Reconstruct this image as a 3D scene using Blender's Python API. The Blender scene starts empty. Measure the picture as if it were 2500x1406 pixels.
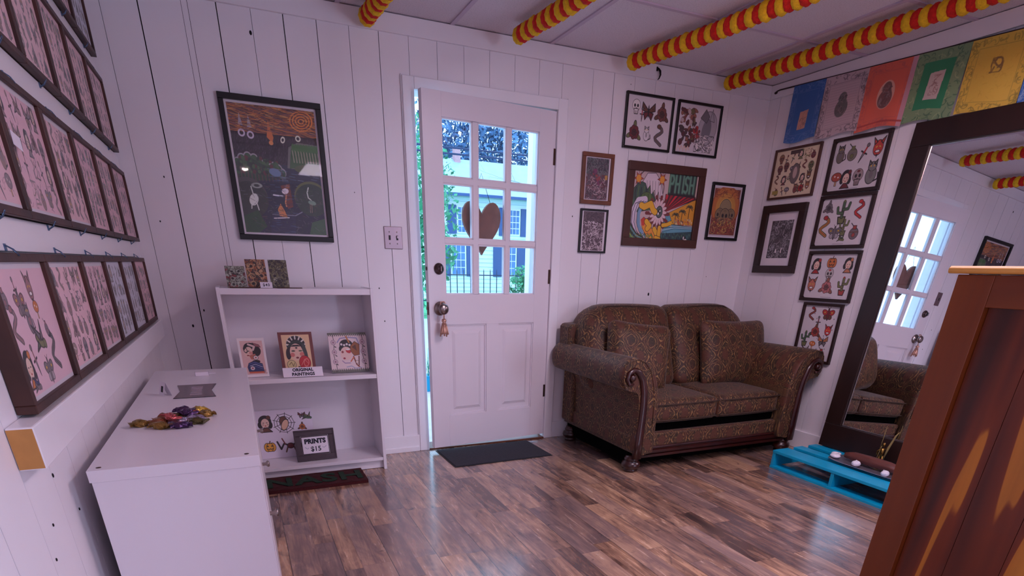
import bpy, math, random
import numpy as np
from mathutils import Vector, Matrix, Euler

SC = bpy.context.scene
COL = SC.collection
PI = math.pi
R = math.radians

# ------------------------------------------------------------------ camera
F_PX, PP_Y = 1379.695, 1317.885            # focal length and principal point row on the 2500x1406 frame
YAW, PITCH, ROLL = 0.4297952, 0.4485426, 0.0231767
CAM = Vector((0.5417, -3.8156, 1.1807))
fw = Vector((math.sin(YAW) * math.cos(PITCH), math.cos(YAW) * math.cos(PITCH), -math.sin(PITCH)))
rt = Vector((math.cos(YAW), -math.sin(YAW), 0))
up = rt.cross(fw)
r2 = rt * math.cos(ROLL) + up * math.sin(ROLL)
u2 = up * math.cos(ROLL) - rt * math.sin(ROLL)
cd = bpy.data.cameras.new('camera')
cd.sensor_fit = 'HORIZONTAL'
cd.sensor_width = 36.0
cd.lens = F_PX / 2500 * 36.0
cd.shift_y = -(703 - PP_Y) / 2500
cd.clip_start = 0.02
cd.clip_end = 300
cam = bpy.data.objects.new('camera', cd)
cam.matrix_world = Matrix(((r2.x, u2.x, -fw.x, CAM.x), (r2.y, u2.y, -fw.y, CAM.y), (r2.z, u2.z, -fw.z, CAM.z), (0, 0, 0, 1)))
COL.objects.link(cam)
SC.camera = cam

# ------------------------------------------------------------------ look
vs = SC.view_settings
vs.view_transform = 'Standard'
vs.look = 'None'
vs.exposure = -0.22
vs.gamma = 1.0
vs.use_curve_mapping = False

# ------------------------------------------------------------------ overcast daylight outside
W = bpy.data.worlds.new('overcast_sky')
SC.world = W
W.use_nodes = True
bg = W.node_tree.nodes['Background']
bg.inputs[0].default_value = (0.44, 0.68, 1.0, 1)
bg.inputs[1].default_value = 4.2

H = 2.369                                   # ceiling height
XL, XR = 0.10, 4.235                        # left and right wall faces
YB = -8.0                                   # wall behind the camera

# added bluish fill lamp in an unseen, made-up right-wall window, brightens the left wall
wl = bpy.data.lights.new('window_fill', 'AREA')
wl.shape = 'RECTANGLE'; wl.size = 1.5; wl.size_y = 1.15
wl.energy = 150; wl.color = (0.62, 0.70, 1.0)
wo = bpy.data.objects.new('window_fill', wl)
wo.location = (XR + 0.06, -6.2, 0.98)
wo.rotation_euler = (R(90), 0, R(90))
COL.objects.link(wo)


# ------------------------------------------------------------------ materials
def lin(c):
    if isinstance(c, str):
        c = tuple(int(c[i:i + 2], 16) for i in (0, 2, 4))
    return tuple(((v / 255) / 12.92 if v / 255 <= 0.04045 else ((v / 255 + 0.055) / 1.055) ** 2.4) for v in c)


class NT:
    def __init__(s, name):
        s.m = bpy.data.materials.new(name); s.m.use_nodes = True
        s.t = s.m.node_tree; s.n = s.t.nodes
        s.b = s.n['Principled BSDF']; s.out = s.n['Material Output']

    def new(s, typ, **kw):
        n = s.n.new(typ)
        for k, v in kw.items():
            setattr(n, k, v)
        return n

    def link(s, a, b):
        s.t.links.new(a, b)

    def val(s, sock, v):
        if isinstance(v, bpy.types.NodeSocket):
            s.link(v, sock)
        else:
            sock.default_value = v

    def math(s, op, a, b=0.0, c=0.0, clamp=False):
        n = s.new('ShaderNodeMath', operation=op); n.use_clamp = clamp
        s.val(n.inputs[0], a); s.val(n.inputs[1], b); s.val(n.inputs[2], c)
        return n.outputs[0]

    def coord(s, kind='Object'):
        return s.new('ShaderNodeTexCoord').outputs[kind]

    def mapping(s, vec, scale=(1, 1, 1), loc=(0, 0, 0), rot=(0, 0, 0)):
        n = s.new('ShaderNodeMapping')
        s.link(vec, n.inputs[0]); n.inputs[1].default_value = loc; n.inputs[2].default_value = rot; n.inputs[3].default_value = scale
        return n.outputs[0]

    def noise(s, vec, scale=5, detail=3, rough=0.5, dist=0.0):
        n = s.new('ShaderNodeTexNoise')
        s.link(vec, n.inputs['Vector']); n.inputs['Scale'].default_value = scale
        n.inputs['Detail'].default_value = detail; n.inputs['Roughness'].default_value = rough
        n.inputs['Distortion'].default_value = dist
        return n.outputs[0]

    def ramp(s, fac, stops, interp='LINEAR'):
        n = s.new('ShaderNodeValToRGB'); s.val(n.inputs[0], fac)
        cr = n.color_ramp; cr.interpolation = interp
        while len(cr.elements) < len(stops):
            cr.elements.new(0.5)
        for e, (p, c) in zip(cr.elements, stops):
            e.position = p; e.color = (c[0], c[1], c[2], 1)
        return n.outputs[0]

    def mix(s, fac, a, b, mode='MIX'):
        n = s.new('ShaderNodeMix', data_type='RGBA', blend_type=mode)
        s.val(n.inputs[0], fac)
        for i, v in ((6, a), (7, b)):
            if isinstance(v, bpy.types.NodeSocket):
                s.link(v, n.inputs[i])
            else:
                n.inputs[i].default_value = (v[0], v[1], v[2], 1)
        return n.outputs[2]

    def bump(s, h, strength=0.2, dist=0.01):
        n = s.new('ShaderNodeBump'); n.inputs['Strength'].default_value = strength
        n.inputs['Distance'].default_value = dist
        s.link(h, n.inputs['Height']); s.link(n.outputs[0], s.b.inputs['Normal'])

    def set(s, color=None, rough=None, metal=None, spec=None, coat=None, trans=None, emit=None, estr=None):
        i = s.b.inputs
        if color is not None: s.val(i['Base Color'], color if isinstance(color, bpy.types.NodeSocket) else (*color, 1))
        if rough is not None: s.val(i['Roughness'], rough)
        if metal is not None: s.val(i['Metallic'], metal)
        if spec is not None: s.val(i['Specular IOR Level'], spec)
        if coat is not None: i['Coat Weight'].default_value = coat
        if emit is not None:
            i['Emission Color'].default_value = (*emit, 1); i['Emission Strength'].default_value = estr
        return s.m


def simple(name, c, rough=0.5, metal=0.0, var=0.12, scale=14, bump=0.0, bscale=60, spec=0.5, coat=0.0, stretch=(1, 1, 1)):
    t = NT(name); c = lin(c)
    v = t.mapping(t.coord(), stretch)
    n = t.noise(v, scale, 4)
    col = t.ramp(n, [(0.25, tuple(x * (1 - var) for x in c)), (0.75, tuple(min(1, x * (1 + var)) for x in c))])
    t.set(col, rough, metal, spec, coat)
    if bump:
        t.bump(t.noise(v, bscale, 3), bump, 0.004)
    return t.m


M = {}
M['wall'] = simple('white_painted_board', (236, 230, 234), 0.42, var=0.045, scale=2.2, bump=0.12, bscale=26, stretch=(1, 1, 0.25))
M['trim'] = simple('white_gloss_trim', (240, 236, 240), 0.3, var=0.03, scale=3, bump=0.06, bscale=20)
M['gap'] = simple('dark_board_gap', (26, 18, 22), 0.9)
M['white_lam'] = simple('white_laminate', (236, 230, 236), 0.28, var=0.015, scale=3)
M['door_white'] = simple('door_enamel', (230, 222, 228), 0.32, var=0.02, scale=2, bump=0.03, bscale=12)
M['black'] = simple('black_frame_lacquer', (9, 6, 7), 0.35, var=0.2)
M['darkwood'] = simple('dark_walnut_frame', (42, 22, 18), 0.4, var=0.45, scale=5, bump=0.08, stretch=(3, 3, 3))
M['midwood'] = simple('mid_brown_frame', (112, 62, 38), 0.42, var=0.3, scale=8)
M['deepframe'] = simple('deep_brown_frame', (78, 44, 34), 0.45, var=0.15, scale=8)
M['mahog'] = simple('polished_mahogany', (52, 16, 12), 0.30, var=0.4, scale=10, coat=0.25)
M['espresso'] = simple('espresso_mirror_wood', (38, 18, 13), 0.38, var=0.35, scale=7, bump=0.05, bscale=40, stretch=(1, 1, 0.3))
M['rackwood'] = simple('stained_rack_wood', (66, 36, 28), 0.5, var=0.5, scale=6, bump=0.15, bscale=40)
M['rackpale'] = simple('bare_lumber_end', (196, 138, 74), 0.7, var=0.15, scale=20)
M['teal'] = simple('turquoise_paint', (0, 158, 198), 0.42, var=0.12, scale=8, bump=0.15, bscale=40)
M['nickel'] = simple('brushed_nickel', (150, 138, 134), 0.28, 1.0, var=0.1)
M['nickel_dark'] = simple('tarnished_nickel', (104, 88, 88), 0.35, 1.0)
M['bronze'] = simple('aged_bronze', (92, 70, 62), 0.35, 1.0)
M['brass'] = simple('old_brass', (150, 116, 62), 0.35, 1.0)
M['gold_tass'] = simple('copper_gold_tassel', (206, 156, 136), 0.3, 0.6, bump=0.4, bscale=90, stretch=(4, 4, 1))
M['steel'] = simple('steel_plate', (158, 140, 146), 0.35, 0.9, var=0.06)
M['clip'] = simple('blue_steel_clip', (96, 120, 150), 0.3, 0.8)
M['paper'] = simple('white_paper', (238, 230, 240), 0.6, var=0.02)
M['ink'] = simple('dark_ink', (22, 20, 40), 0.6, var=0.1)
M['heart'] = simple('brown_wood_heart', (128, 84, 70), 0.8, var=0.22, scale=18, bump=0.3, bscale=50)
M['shade_black'] = simple('black_shade_fill', (5, 4, 4), 1.0, spec=0.05)  # matt black that stands in for shade under the loveseat
M['mattrubber'] = simple('charcoal_carpet', (50, 50, 58), 0.95, var=0.35, scale=180, bump=0.8, bscale=300)
M['rubber'] = simple('black_rubber_edge', (30, 28, 32), 0.6)
M['redmat'] = simple('dark_red_coir', (70, 12, 18), 0.95, var=0.4, scale=160, bump=0.8, bscale=260)
M['greenmat'] = simple('dark_green_coir', (26, 52, 36), 0.95, var=0.4, scale=160, bump=0.8, bscale=260)
M['red_t'] = simple('red_tissue', (212, 26, 8), 0.8, var=0.25, scale=70, bump=0.7, bscale=220)
M['yel_t'] = simple('yellow_tissue', (244, 190, 20), 0.8, var=0.2, scale=70, bump=0.7, bscale=220)
M['cord'] = simple('dark_braided_cord', (52, 34, 36), 0.8)
M['hook'] = simple('black_iron', (14, 12, 14), 0.5, 0.5)
M['pewter'] = simple('pewter_tray', (180, 176, 190), 0.3, 0.8)
M['stone'] = simple('white_shell', (232, 226, 232), 0.4, var=0.1, scale=30)
M['bark'] = simple('dark_driftwood', (96, 50, 42), 0.5, var=0.4, scale=14, bump=0.3, bscale=40, stretch=(3, 0.6, 3))
M['bluegl'] = simple('pale_blue_porcelain', (168, 206, 222), 0.15, var=0.12, scale=20, coat=0.5)
M['plate_hole'] = simple('switch_slot', (20, 16, 18), 0.6)
M['cream'] = simple('cream_mat_board', (226, 216, 222), 0.7, var=0.02)
M['concrete'] = simple('back_drywall', (190, 170, 180), 0.7)
M['ceil_grid'] = simple('ceiling_grid_metal', (196, 178, 196), 0.45, var=0.03)


def art_mat(name='printed_ink', rough=0.5):
    t = NT(name)
    a = t.new('ShaderNodeAttribute', attribute_name='Ink')
    n = t.noise(t.coord(), 900, 2)
    col = t.mix(t.math('MULTIPLY', n, 0.12), a.outputs['Color'], (0.5, 0.42, 0.45))
    return t.set(col, rough)


M['art'] = art_mat()
M['artgloss'] = art_mat('glossy_printed_ink', 0.22)


def glass_mat(name, tint=(0.96, 0.98, 1.0), refl=0.6):
    t = NT(name)
    tr = t.new('ShaderNodeBsdfTransparent'); tr.inputs[0].default_value = (*tint, 1)
    gl = t.new('ShaderNodeBsdfGlossy'); gl.inputs['Roughness'].default_value = 0.02
    lw = t.new('ShaderNodeLayerWeight'); lw.inputs[0].default_value = 0.5
    sch = t.math('MULTIPLY_ADD', t.math('POWER', lw.outputs['Facing'], 5.0), 0.9, 0.04)
    n = t.noise(t.coord(), 3, 1)
    f = t.math('MULTIPLY', sch, t.math('MULTIPLY_ADD', n, 0.1, refl))
    mx = t.new('ShaderNodeMixShader')
    t.link(f, mx.inputs[0]); t.link(tr.outputs[0], mx.inputs[1]); t.link(gl.outputs[0], mx.inputs[2])
    t.link(mx.outputs[0], t.out.inputs[0])
    return t.m


M['glass'] = glass_mat('window_glass', refl=0.6)
M['picglass'] = glass_mat('picture_glass', (0.99, 0.99, 0.99), 0.55)
M['acrylic'] = glass_mat('clear_acrylic', (0.86, 0.84, 0.9), 0.7)


def mirror_mat():
    t = NT('mirror_silver')
    n = t.noise(t.coord(), 2, 2)
    t.set(t.ramp(n, [(0, (0.82, 0.84, 0.86)), (1, (0.86, 0.87, 0.89))]), 0.0, 1.0)
    return t.m


M['mirror'] = mirror_mat()


def floor_mat():
    t = NT('laminate_planks')
    sep = t.new('ShaderNodeSeparateXYZ'); t.link(t.coord(), sep.inputs[0])
    x, y = sep.outputs[0], sep.outputs[1]
    ps = t.math('DIVIDE', t.math('ADD', x, 0.045), 0.205)          # planks 205 mm wide, two printed strips each
    p = t.math('FLOOR', ps); fp = t.math('FRACT', ps)
    wn = t.new('ShaderNodeTexWhiteNoise', noise_dimensions='1D'); t.link(p, wn.inputs['W'])
    split = t.math('MULTIPLY_ADD', wn.outputs[0], 0.24, 0.38)
    side = t.math('GREATER_THAN', fp, split)
    i = t.math('ADD', t.math('MULTIPLY', p, 2.0), side)
    wi = t.new('ShaderNodeTexWhiteNoise', noise_dimensions='1D'); t.link(i, wi.inputs['W'])
    ys = t.math('ADD', t.math('DIVIDE', y, 0.58), t.math('MULTIPLY', wi.outputs[0], 7.3))
    j = t.math('FLOOR', ys)
    cb = t.new('ShaderNodeCombineXYZ'); t.link(i, cb.inputs[0]); t.link(j, cb.inputs[1])
    w2 = t.new('ShaderNodeTexWhiteNoise', noise_dimensions='3D'); t.link(cb.outputs[0], w2.inputs['Vector'])
    pc = w2.outputs[0]
    off = t.new('ShaderNodeVectorMath', operation='MULTIPLY_ADD')
    t.link(w2.outputs[1], off.inputs[0]); off.inputs[1].default_value = (9, 9, 9); t.link(t.coord(), off.inputs[2])
    g1 = t.noise(t.mapping(off.outputs[0], (24, 2.6, 1)), 1.0, 6, 0.65, 1.0)
    g2 = t.noise(t.mapping(off.outputs[0], (9, 3.0, 1)), 1.0, 3, 0.55, 1.6)
    g3 = t.noise(t.mapping(off.outputs[0], (150, 9, 1)), 1.0, 2)
    g4 = t.noise(t.mapping(off.outputs[0], (7, 5, 1)), 1.0, 2, 0.5, 2.0)
    tone = t.math('ADD', t.math('MULTIPLY', pc, 0.34), t.math('ADD', t.math('MULTIPLY', g1, 0.95), t.math('MULTIPLY', g2, 0.62)))
    tone = t.math('ADD', tone, t.math('MULTIPLY_ADD', g3, 0.16, -0.62))
    c = t.ramp(tone, [(0.08, lin((46, 32, 30))), (0.25, lin((98, 70, 58))), (0.42, lin((150, 114, 92))), (0.60, lin((198, 154, 120))), (0.84, lin((226, 188, 150)))])
    sep2 = t.new('ShaderNodeSeparateColor'); t.link(w2.outputs[1], sep2.inputs[0])
    c = t.mix(t.math('MULTIPLY', sep2.outputs[1], 0.5), c, lin((140, 122, 124)))
    kn = t.ramp(g4, [(0.24, (1, 1, 1)), (0.34, (0, 0, 0))])
    c = t.mix(t.math('MULTIPLY', kn, 0.6), c, lin((52, 44, 50)))
    ex = t.math('LESS_THAN', t.math('ABSOLUTE', t.math('SUBTRACT', fp, split)), 0.006)
    ey = t.math('LESS_THAN', t.math('FRACT', ys), 0.004)
    e3 = t.math('LESS_THAN', t.math('MINIMUM', fp, t.math('SUBTRACT', 1.0, fp)), 0.0075)
    e = t.math('MAXIMUM', t.math('MULTIPLY', t.math('MAXIMUM', ex, ey), 0.30), t.math('MULTIPLY', e3, 0.8))
    c = t.mix(e, c, (0.02, 0.012, 0.012))
    t.set(c, t.math('MULTIPLY_ADD', g1, 0.12, 0.20), spec=0.95, coat=0.6)
    t.b.inputs['Coat Roughness'].default_value = 0.16
    t.bump(t.math('SUBTRACT', t.math('MULTIPLY', g1, 0.3), e), 0.10, 0.002)
    return t.m


M['floor'] = floor_mat()


def ceil_mat():
    t = NT('fissured_ceiling_tile')
    n = t.noise(t.coord(), 160, 3, 0.7)
    n2 = t.noise(t.coord(), 420, 2)
    c = t.ramp(n, [(0.33, lin((190, 178, 186))), (0.45, lin((224, 214, 222)))])
    t.set(c, 0.85)
    t.bump(n2, 0.5, 0.003)
    return t.m


M['ceiling'] = ceil_mat()


def fabric_mat():
    t = NT('damask_upholstery')
    uv = t.new('ShaderNodeUVMap'); uv.uv_map = 'UVMap'
    n = t.noise(uv.outputs[0], 14, 2)
    dv = t.new('ShaderNodeVectorMath', operation='SCALE')
    nc = t.new('ShaderNodeTexNoise'); t.link(uv.outputs[0], nc.inputs['Vector']); nc.inputs['Scale'].default_value = 18
    t.link(nc.outputs[1], dv.inputs[0]); dv.inputs['Scale'].default_value = 0.03
    ad = t.new('ShaderNodeVectorMath', operation='ADD'); t.link(uv.outputs[0], ad.inputs[0]); t.link(dv.outputs[0], ad.inputs[1])
    sep = t.new('ShaderNodeSeparateXYZ'); t.link(ad.outputs[0], sep.inputs[0])
    u = t.math('MULTIPLY', sep.outputs[0], 2 * PI / 0.145)
    v = t.math('MULTIPLY', sep.outputs[1], 2 * PI / 0.20)
    f = t.math('ADD', t.math('COSINE', u), t.math('COSINE', v))           # medallion field
    g = t.math('MULTIPLY', t.math('COSINE', t.math('MULTIPLY', u, 0.5)), t.math('COSINE', t.math('MULTIPLY', v, 0.5)))
    ga = t.math('ABSOLUTE', g)

    def ring(src, c, w):
        return t.math('LESS_THAN', t.math('ABSOLUTE', t.math('SUBTRACT', src, c)), w)
    # ogee outlines, a scalloped shell inside each, small hearts between
    r = t.math('MAXIMUM', ring(f, 0.10, 0.085), ring(f, -0.40, 0.06))
    r = t.math('MAXIMUM', r, ring(f, -1.35, 0.07))
    ang = t.math('ARCTAN2', t.math('SINE', u), t.math('SINE', v))
    petal = t.math('SINE', t.math('MULTIPLY', ang, 9.0))
    pr = t.math('MULTIPLY', t.math('GREATER_THAN', petal, 0.1), t.math('LESS_THAN', t.math('ABSOLUTE', t.math('SUBTRACT', f, 1.0)), 0.22))
    f2 = t.math('ADD', f, t.math('MULTIPLY', t.math('SINE', t.math('MULTIPLY', ang, 5.0)), 0.22))
    r2_ = t.math('MAXIMUM', ring(f2, 0.62, 0.05), ring(f2, -0.9, 0.06))
    r = t.math('MAXIMUM', r, t.math('MULTIPLY', t.math('MAXIMUM', r2_, pr), 0.6))
    fine = t.noise(uv.outputs[0], 110, 4, 0.75)
    brk = t.ramp(t.noise(uv.outputs[0], 60, 2), [(0.38, (0.25, 0.25, 0.25)), (0.6, (1, 1, 1))])
    red = t.ramp(t.noise(uv.outputs[0], 16, 3), [(0.40, lin((44, 28, 17))), (0.62, lin((68, 31, 22)))])
    base = t.mix(t.math('GREATER_THAN', f, 1.35), red, lin((82, 42, 29)))
    spk = t.ramp(fine, [(0.46, (0, 0, 0)), (0.60, (1, 1, 1))])
    base = t.mix(t.math('MULTIPLY', spk, 0.40), base, lin((98, 75, 46)))
    c = t.mix(t.math('MULTIPLY', t.math('MULTIPLY', r, brk), 0.80), base, lin((166, 124, 74)))
    t.set(c, 0.58, spec=0.4)
    t.b.inputs['Sheen Weight'].default_value = 0.16
    t.b.inputs['Sheen Roughness'].default_value = 0.4
    t.bump(t.math('ADD', t.math('MULTIPLY', fine, 0.6), t.math('MULTIPLY', r, 0.5)), 0.35, 0.003)
    return t.m


M['fabric'] = fabric_mat()
M['fabdark'] = simple('brown_welt_cord', (62, 42, 30), 0.8, bump=0.3)


def cedar_mat(name, panel):
    t = NT(name)
    co = t.coord()
    v = t.mapping(co, (1, 1, 0.07) if panel else (1, 1, 0.12))
    if panel == 2:
        v = t.mapping(co, (1, 0.12, 1))
    wv = t.noise(v, 10.5 if panel == 1 else 5.5, 2, 0.5, 0.5)
    g = t.noise(t.mapping(v, (9, 9, 1) if panel != 2 else (9, 1, 9)), 6, 4)
    if panel == 1:
        c = t.ramp(wv, [(0.30, lin((52, 12, 2))), (0.42, lin((90, 28, 4))), (0.50, lin((116, 42, 6))), (0.545, lin((130, 50, 8))), (0.555, lin((212, 130, 36))), (0.75, lin((226, 148, 50)))])
    else:
        c = t.ramp(wv, [(0.3, lin((92, 36, 4))), (0.5, lin((124, 54, 6))), (0.7, lin((156, 76, 12)))])
    c = t.mix(t.math('MULTIPLY', g, 0.5), c, lin((84, 34, 12)))
    vo = t.new('ShaderNodeTexVoronoi'); t.link(t.mapping(co, (1, 1, 0.8)), vo.inputs['Vector']); vo.inputs['Scale'].default_value = 7.0
    kn = t.ramp(vo.outputs['Distance'], [(0.055, (1, 1, 1)), (0.12, (0, 0, 0))])
    c = t.mix(t.math('MULTIPLY', kn, 0.85), c, lin((40, 12, 6)))
    t.set(c, 0.42, coat=0.1)
    t.bump(g, 0.1, 0.002)
    return t.m


M['cedar_panel'] = cedar_mat('cedar_heartwood_panel', 1)
M['cedar'] = cedar_mat('cedar_stile', 0)
M['cedar_h'] = cedar_mat('cedar_rail', 2)
M['cedar_top'] = simple('lit_cedar_top', (232, 166, 76), .35, var=.15, scale=8, coat=.3, stretch=(6, .6, 6))  # brighter than the other cedar: lamplight on the top edge put into its colour


# ------------------------------------------------------------------ mesh helpers
class MB:
    def __init__(s):
        s.v = []; s.f = []; s.smooth = []

    def add(s, verts, faces, smooth=False):
        o = len(s.v)
        s.v.extend([tuple(p) for p in verts])
        s.f.extend([tuple(i + o for i in f) for f in faces])
        s.smooth.extend([smooth] * len(faces))
        return s

    def box(s, x0, x1, y0, y1, z0, z1, mtx=None):
        if x0 > x1: x0, x1 = x1, x0
        if y0 > y1: y0, y1 = y1, y0
        if z0 > z1: z0, z1 = z1, z0
        p = [Vector(c) for c in ((x0, y0, z0), (x1, y0, z0), (x1, y1, z0), (x0, y1, z0), (x0, y0, z1), (x1, y0, z1), (x1, y1, z1), (x0, y1, z1))]
        if mtx: p = [mtx @ q for q in p]
        return s.add(p, [(0, 3, 2, 1), (4, 5, 6, 7), (0, 1, 5, 4), (1, 2, 6, 5), (2, 3, 7, 6), (3, 0, 4, 7)])

    def prism(s, pts, a0, a1, axis='y', smooth=False):
        """closed 2D outline pts extruded along an axis; pts are (u,v) = the two other axes in order"""
        n = len(pts)

        def P(u, v, a):
            return {'x': (a, u, v), 'y': (u, a, v), 'z': (u, v, a)}[axis]
        vv = [P(u, v, a0) for u, v in pts] + [P(u, v, a1) for u, v in pts]
        area = sum(pts[i][0] * pts[(i + 1) % n][1] - pts[(i + 1) % n][0] * pts[i][1] for i in range(n))
        fl = (area > 0) ^ (axis == 'y') ^ (a1 < a0)
        fs = [(i, (i + 1) % n, (i + 1) % n + n, i + n) for i in range(n)]
        caps = [tuple(range(n))[::-1], tuple(range(n, 2 * n))]
        if not fl:
            fs = [f[::-1] for f in fs]; caps = [c[::-1] for c in caps]
        s.add(vv, fs, smooth); o = len(s.v) - 2 * n
        s.f.extend([tuple(i + o for i in c) for c in caps]); s.smooth.extend([False] * 2)
        return s

    def tube(s, pts, r, n=8, cap=True):
        pts = [Vector(p) for p in pts]
        rr = r if isinstance(r, (list, tuple)) else [r] * len(pts)
        rings = []
        prev = None
        for i, p in enumerate(pts):
            d = (pts[min(i + 1, len(pts) - 1)] - pts[max(i - 1, 0)])
            d = d.normalized() if d.length > 1e-9 else Vector((0, 0, 1))
            if prev is None:
                a = d.orthogonal().normalized()
            else:
                a = prev - d * prev.dot(d)
                a = a.normalized() if a.length > 1e-6 else d.orthogonal().normalized()
            prev = a
            b = d.cross(a)
            rings.append([p + (a * math.cos(2 * PI * k / n) + b * math.sin(2 * PI * k / n)) * rr[i] for k in range(n)])
        vv = [q for ring in rings for q in ring]
        fs = []
        for i in range(len(rings) - 1):
            for k in range(n):
                fs.append((i * n + k, i * n + (k + 1) % n, (i + 1) * n + (k + 1) % n, (i + 1) * n + k))
        s.add(vv, fs, True)
        if cap:
            o = len(s.v) - len(vv)
            s.f.append(tuple(o + k for k in range(n))[::-1]); s.f.append(tuple(o + (len(rings) - 1) * n + k for k in range(n)))
            s.smooth.extend([False, False])
        return s

    def lathe(s, prof, c=(0, 0, 0), n=24, axis='z', mtx=None):
        vv = []
        for r, z in prof:
            for k in range(n):
                a = 2 * PI * k / n
                p = (r * math.cos(a), r * math.sin(a), z)
                if axis == 'y': p = (p[0], -z, p[1])
                if axis == 'x': p = (z, p[0], p[1])
                q = Vector(p)
                if mtx: q = mtx @ q
                vv.append(q + Vector(c))
        fs = []
        for i in range(len(prof) - 1):
            for k in range(n):
                fs.append((i * n + k, i * n + (k + 1) % n, (i + 1) * n + (k + 1) % n, (i + 1) * n + k))
        return s.add(vv, fs, True)

    def ell(s, c, rx, ry, rz, n=12, m=8, mtx=None):
        vv = []
        for i in range(m + 1):
            th = PI * i / m
            for k in range(n):
                a = 2 * PI * k / n
                q = Vector((rx * math.sin(th) * math.cos(a), ry * math.sin(th) * math.sin(a), -rz * math.cos(th)))
                if mtx: q = mtx @ q
                vv.append(q + Vector(c))
        fs = []
        for i in range(m):
            for k in range(n):
                fs.append((i * n + k, i * n + (k + 1) % n, (i + 1) * n + (k + 1) % n, (i + 1) * n + k))
        return s.add(vv, fs, True)

    def rbox(s, c, half, r, puff=(0, 0, 0), n=10, fn=None, mtx=None):
        """rounded, puffed box: puff adds a bulge on the faces normal to x, y, z"""
        hx = Vector(half)
        for ax in range(3):
            for sg in (-1, 1):
                a1, a2 = (ax + 1) % 3, (ax + 2) % 3
                vv = []
                for i in range(n + 1):
                    for j in range(n + 1):
                        # denser towards the edges
                        ti = -math.cos(PI * i / n); tj = -math.cos(PI * j / n)
                        q = [0, 0, 0]; q[ax] = sg; q[a1] = ti; q[a2] = tj
                        P = Vector((q[0] * hx.x, q[1] * hx.y, q[2] * hx.z))
                        inn = Vector([max(-(hx[k] - r), min(hx[k] - r, P[k])) for k in range(3)])
                        d = P - inn
                        P = inn + d.normalized() * r if d.length > 1e-9 else P
                        for k in range(3):
                            k1, k2 = (k + 1) % 3, (k + 2) % 3
                            b = (1 - min(1, abs(P[k1] / hx[k1])) ** 2) * (1 - min(1, abs(P[k2] / hx[k2])) ** 2)
                            P[k] += puff[k] * b * (P[k] / hx[k])
                        if fn: P = Vector(fn(P))
                        if mtx: P = mtx @ P
                        vv.append(P + Vector(c))
                fs = []
                for i in range(n):
                    for j in range(n):
                        f = (i * (n + 1) + j, (i + 1) * (n + 1) + j, (i + 1) * (n + 1) + j + 1, i * (n + 1) + j + 1)
                        fs.append(f if sg > 0 else f[::-1])
                s.add(vv, fs, True)
        return s

    def grid(s, fn, nu, nv, smooth=True):
        vv = [fn(i / nu, j / nv) for j in range(nv + 1) for i in range(nu + 1)]
        fs = [(j * (nu + 1) + i, j * (nu + 1) + i + 1, (j + 1) * (nu + 1) + i + 1, (j + 1) * (nu + 1) + i) for j in range(nv) for i in range(nu)]
        return s.add(vv, fs, smooth)


def obj(name, mb, mat, parent=None, loc=None, rot=None, bevel=0.0, uvbox=False, weld=False, seg=2):
    me = bpy.data.meshes.new(name)
    me.from_pydata([tuple(v) for v in mb.v], [], mb.f)
    me.polygons.foreach_set('use_smooth', mb.smooth)
    me.materials.append(mat)
    me.update()
    if weld:
        import bmesh
        b = bmesh.new(); b.from_mesh(me)
        bmesh.ops.remove_doubles(b, verts=b.verts, dist=0.0002)
        bmesh.ops.recalc_face_normals(b, faces=b.faces)
        b.to_mesh(me); b.free()
    if uvbox:
        uvl = me.uv_layers.new(name='UVMap')
        for p in me.polygons:
            nx, ny, nz = abs(p.normal.x), abs(p.normal.y), abs(p.normal.z)
            for li in p.loop_indices:
                co = me.vertices[me.loops[li].vertex_index].co
                if uvbox == 'wrap':                       # scroll arms: along y and round the profile
                    uvl.data[li].uv = (co.y, math.atan2(co.z - 0.45, abs(co.x) - 0.60) * 0.24 + co.z * 0.35) if ny < 0.8 else (co.x, co.z)
                elif ny >= nx and ny >= nz: uvl.data[li].uv = (co.x, co.z)
                elif nx >= nz: uvl.data[li].uv = (co.y, co.z)
                else: uvl.data[li].uv = (co.x, co.y)
    o = bpy.data.objects.new(name, me)
    COL.objects.link(o)
    if parent: o.parent = parent
    if loc is not None: o.location = loc
    if rot is not None: o.rotation_euler = rot
    if bevel:
        b = o.modifiers.new('bevel', 'BEVEL'); b.width = bevel; b.segments = seg; b.limit_method = 'ANGLE'; b.angle_limit = R(40)
    return o


def tag(o, label=None, cat=None, group=None, kind=None):
    if label: o['label'] = label
    if cat: o['category'] = cat
    if group: o['group'] = group
    if kind: o['kind'] = kind
    return o


def thing(name, loc, label, cat, group=None, rot=(0, 0, 0)):
    o = bpy.data.objects.new(name, None)
    o.empty_display_size = 0.05
    COL.objects.link(o)
    o.location = loc; o.rotation_euler = rot
    return tag(o, label, cat, group)


def struct(name, mb, mat, parent=None, label=None, **kw):
    o = obj(name, mb, mat, parent, **kw)
    if parent is None:
        o['kind'] = 'structure'
        if label: o['label'] = label
    return o


def copy_tree(o, parent=None):
    c = o.copy(); COL.objects.link(c)
    if parent: c.parent = parent
    for ch in list(o.children):
        copy_tree(ch, c)
    return c


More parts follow.
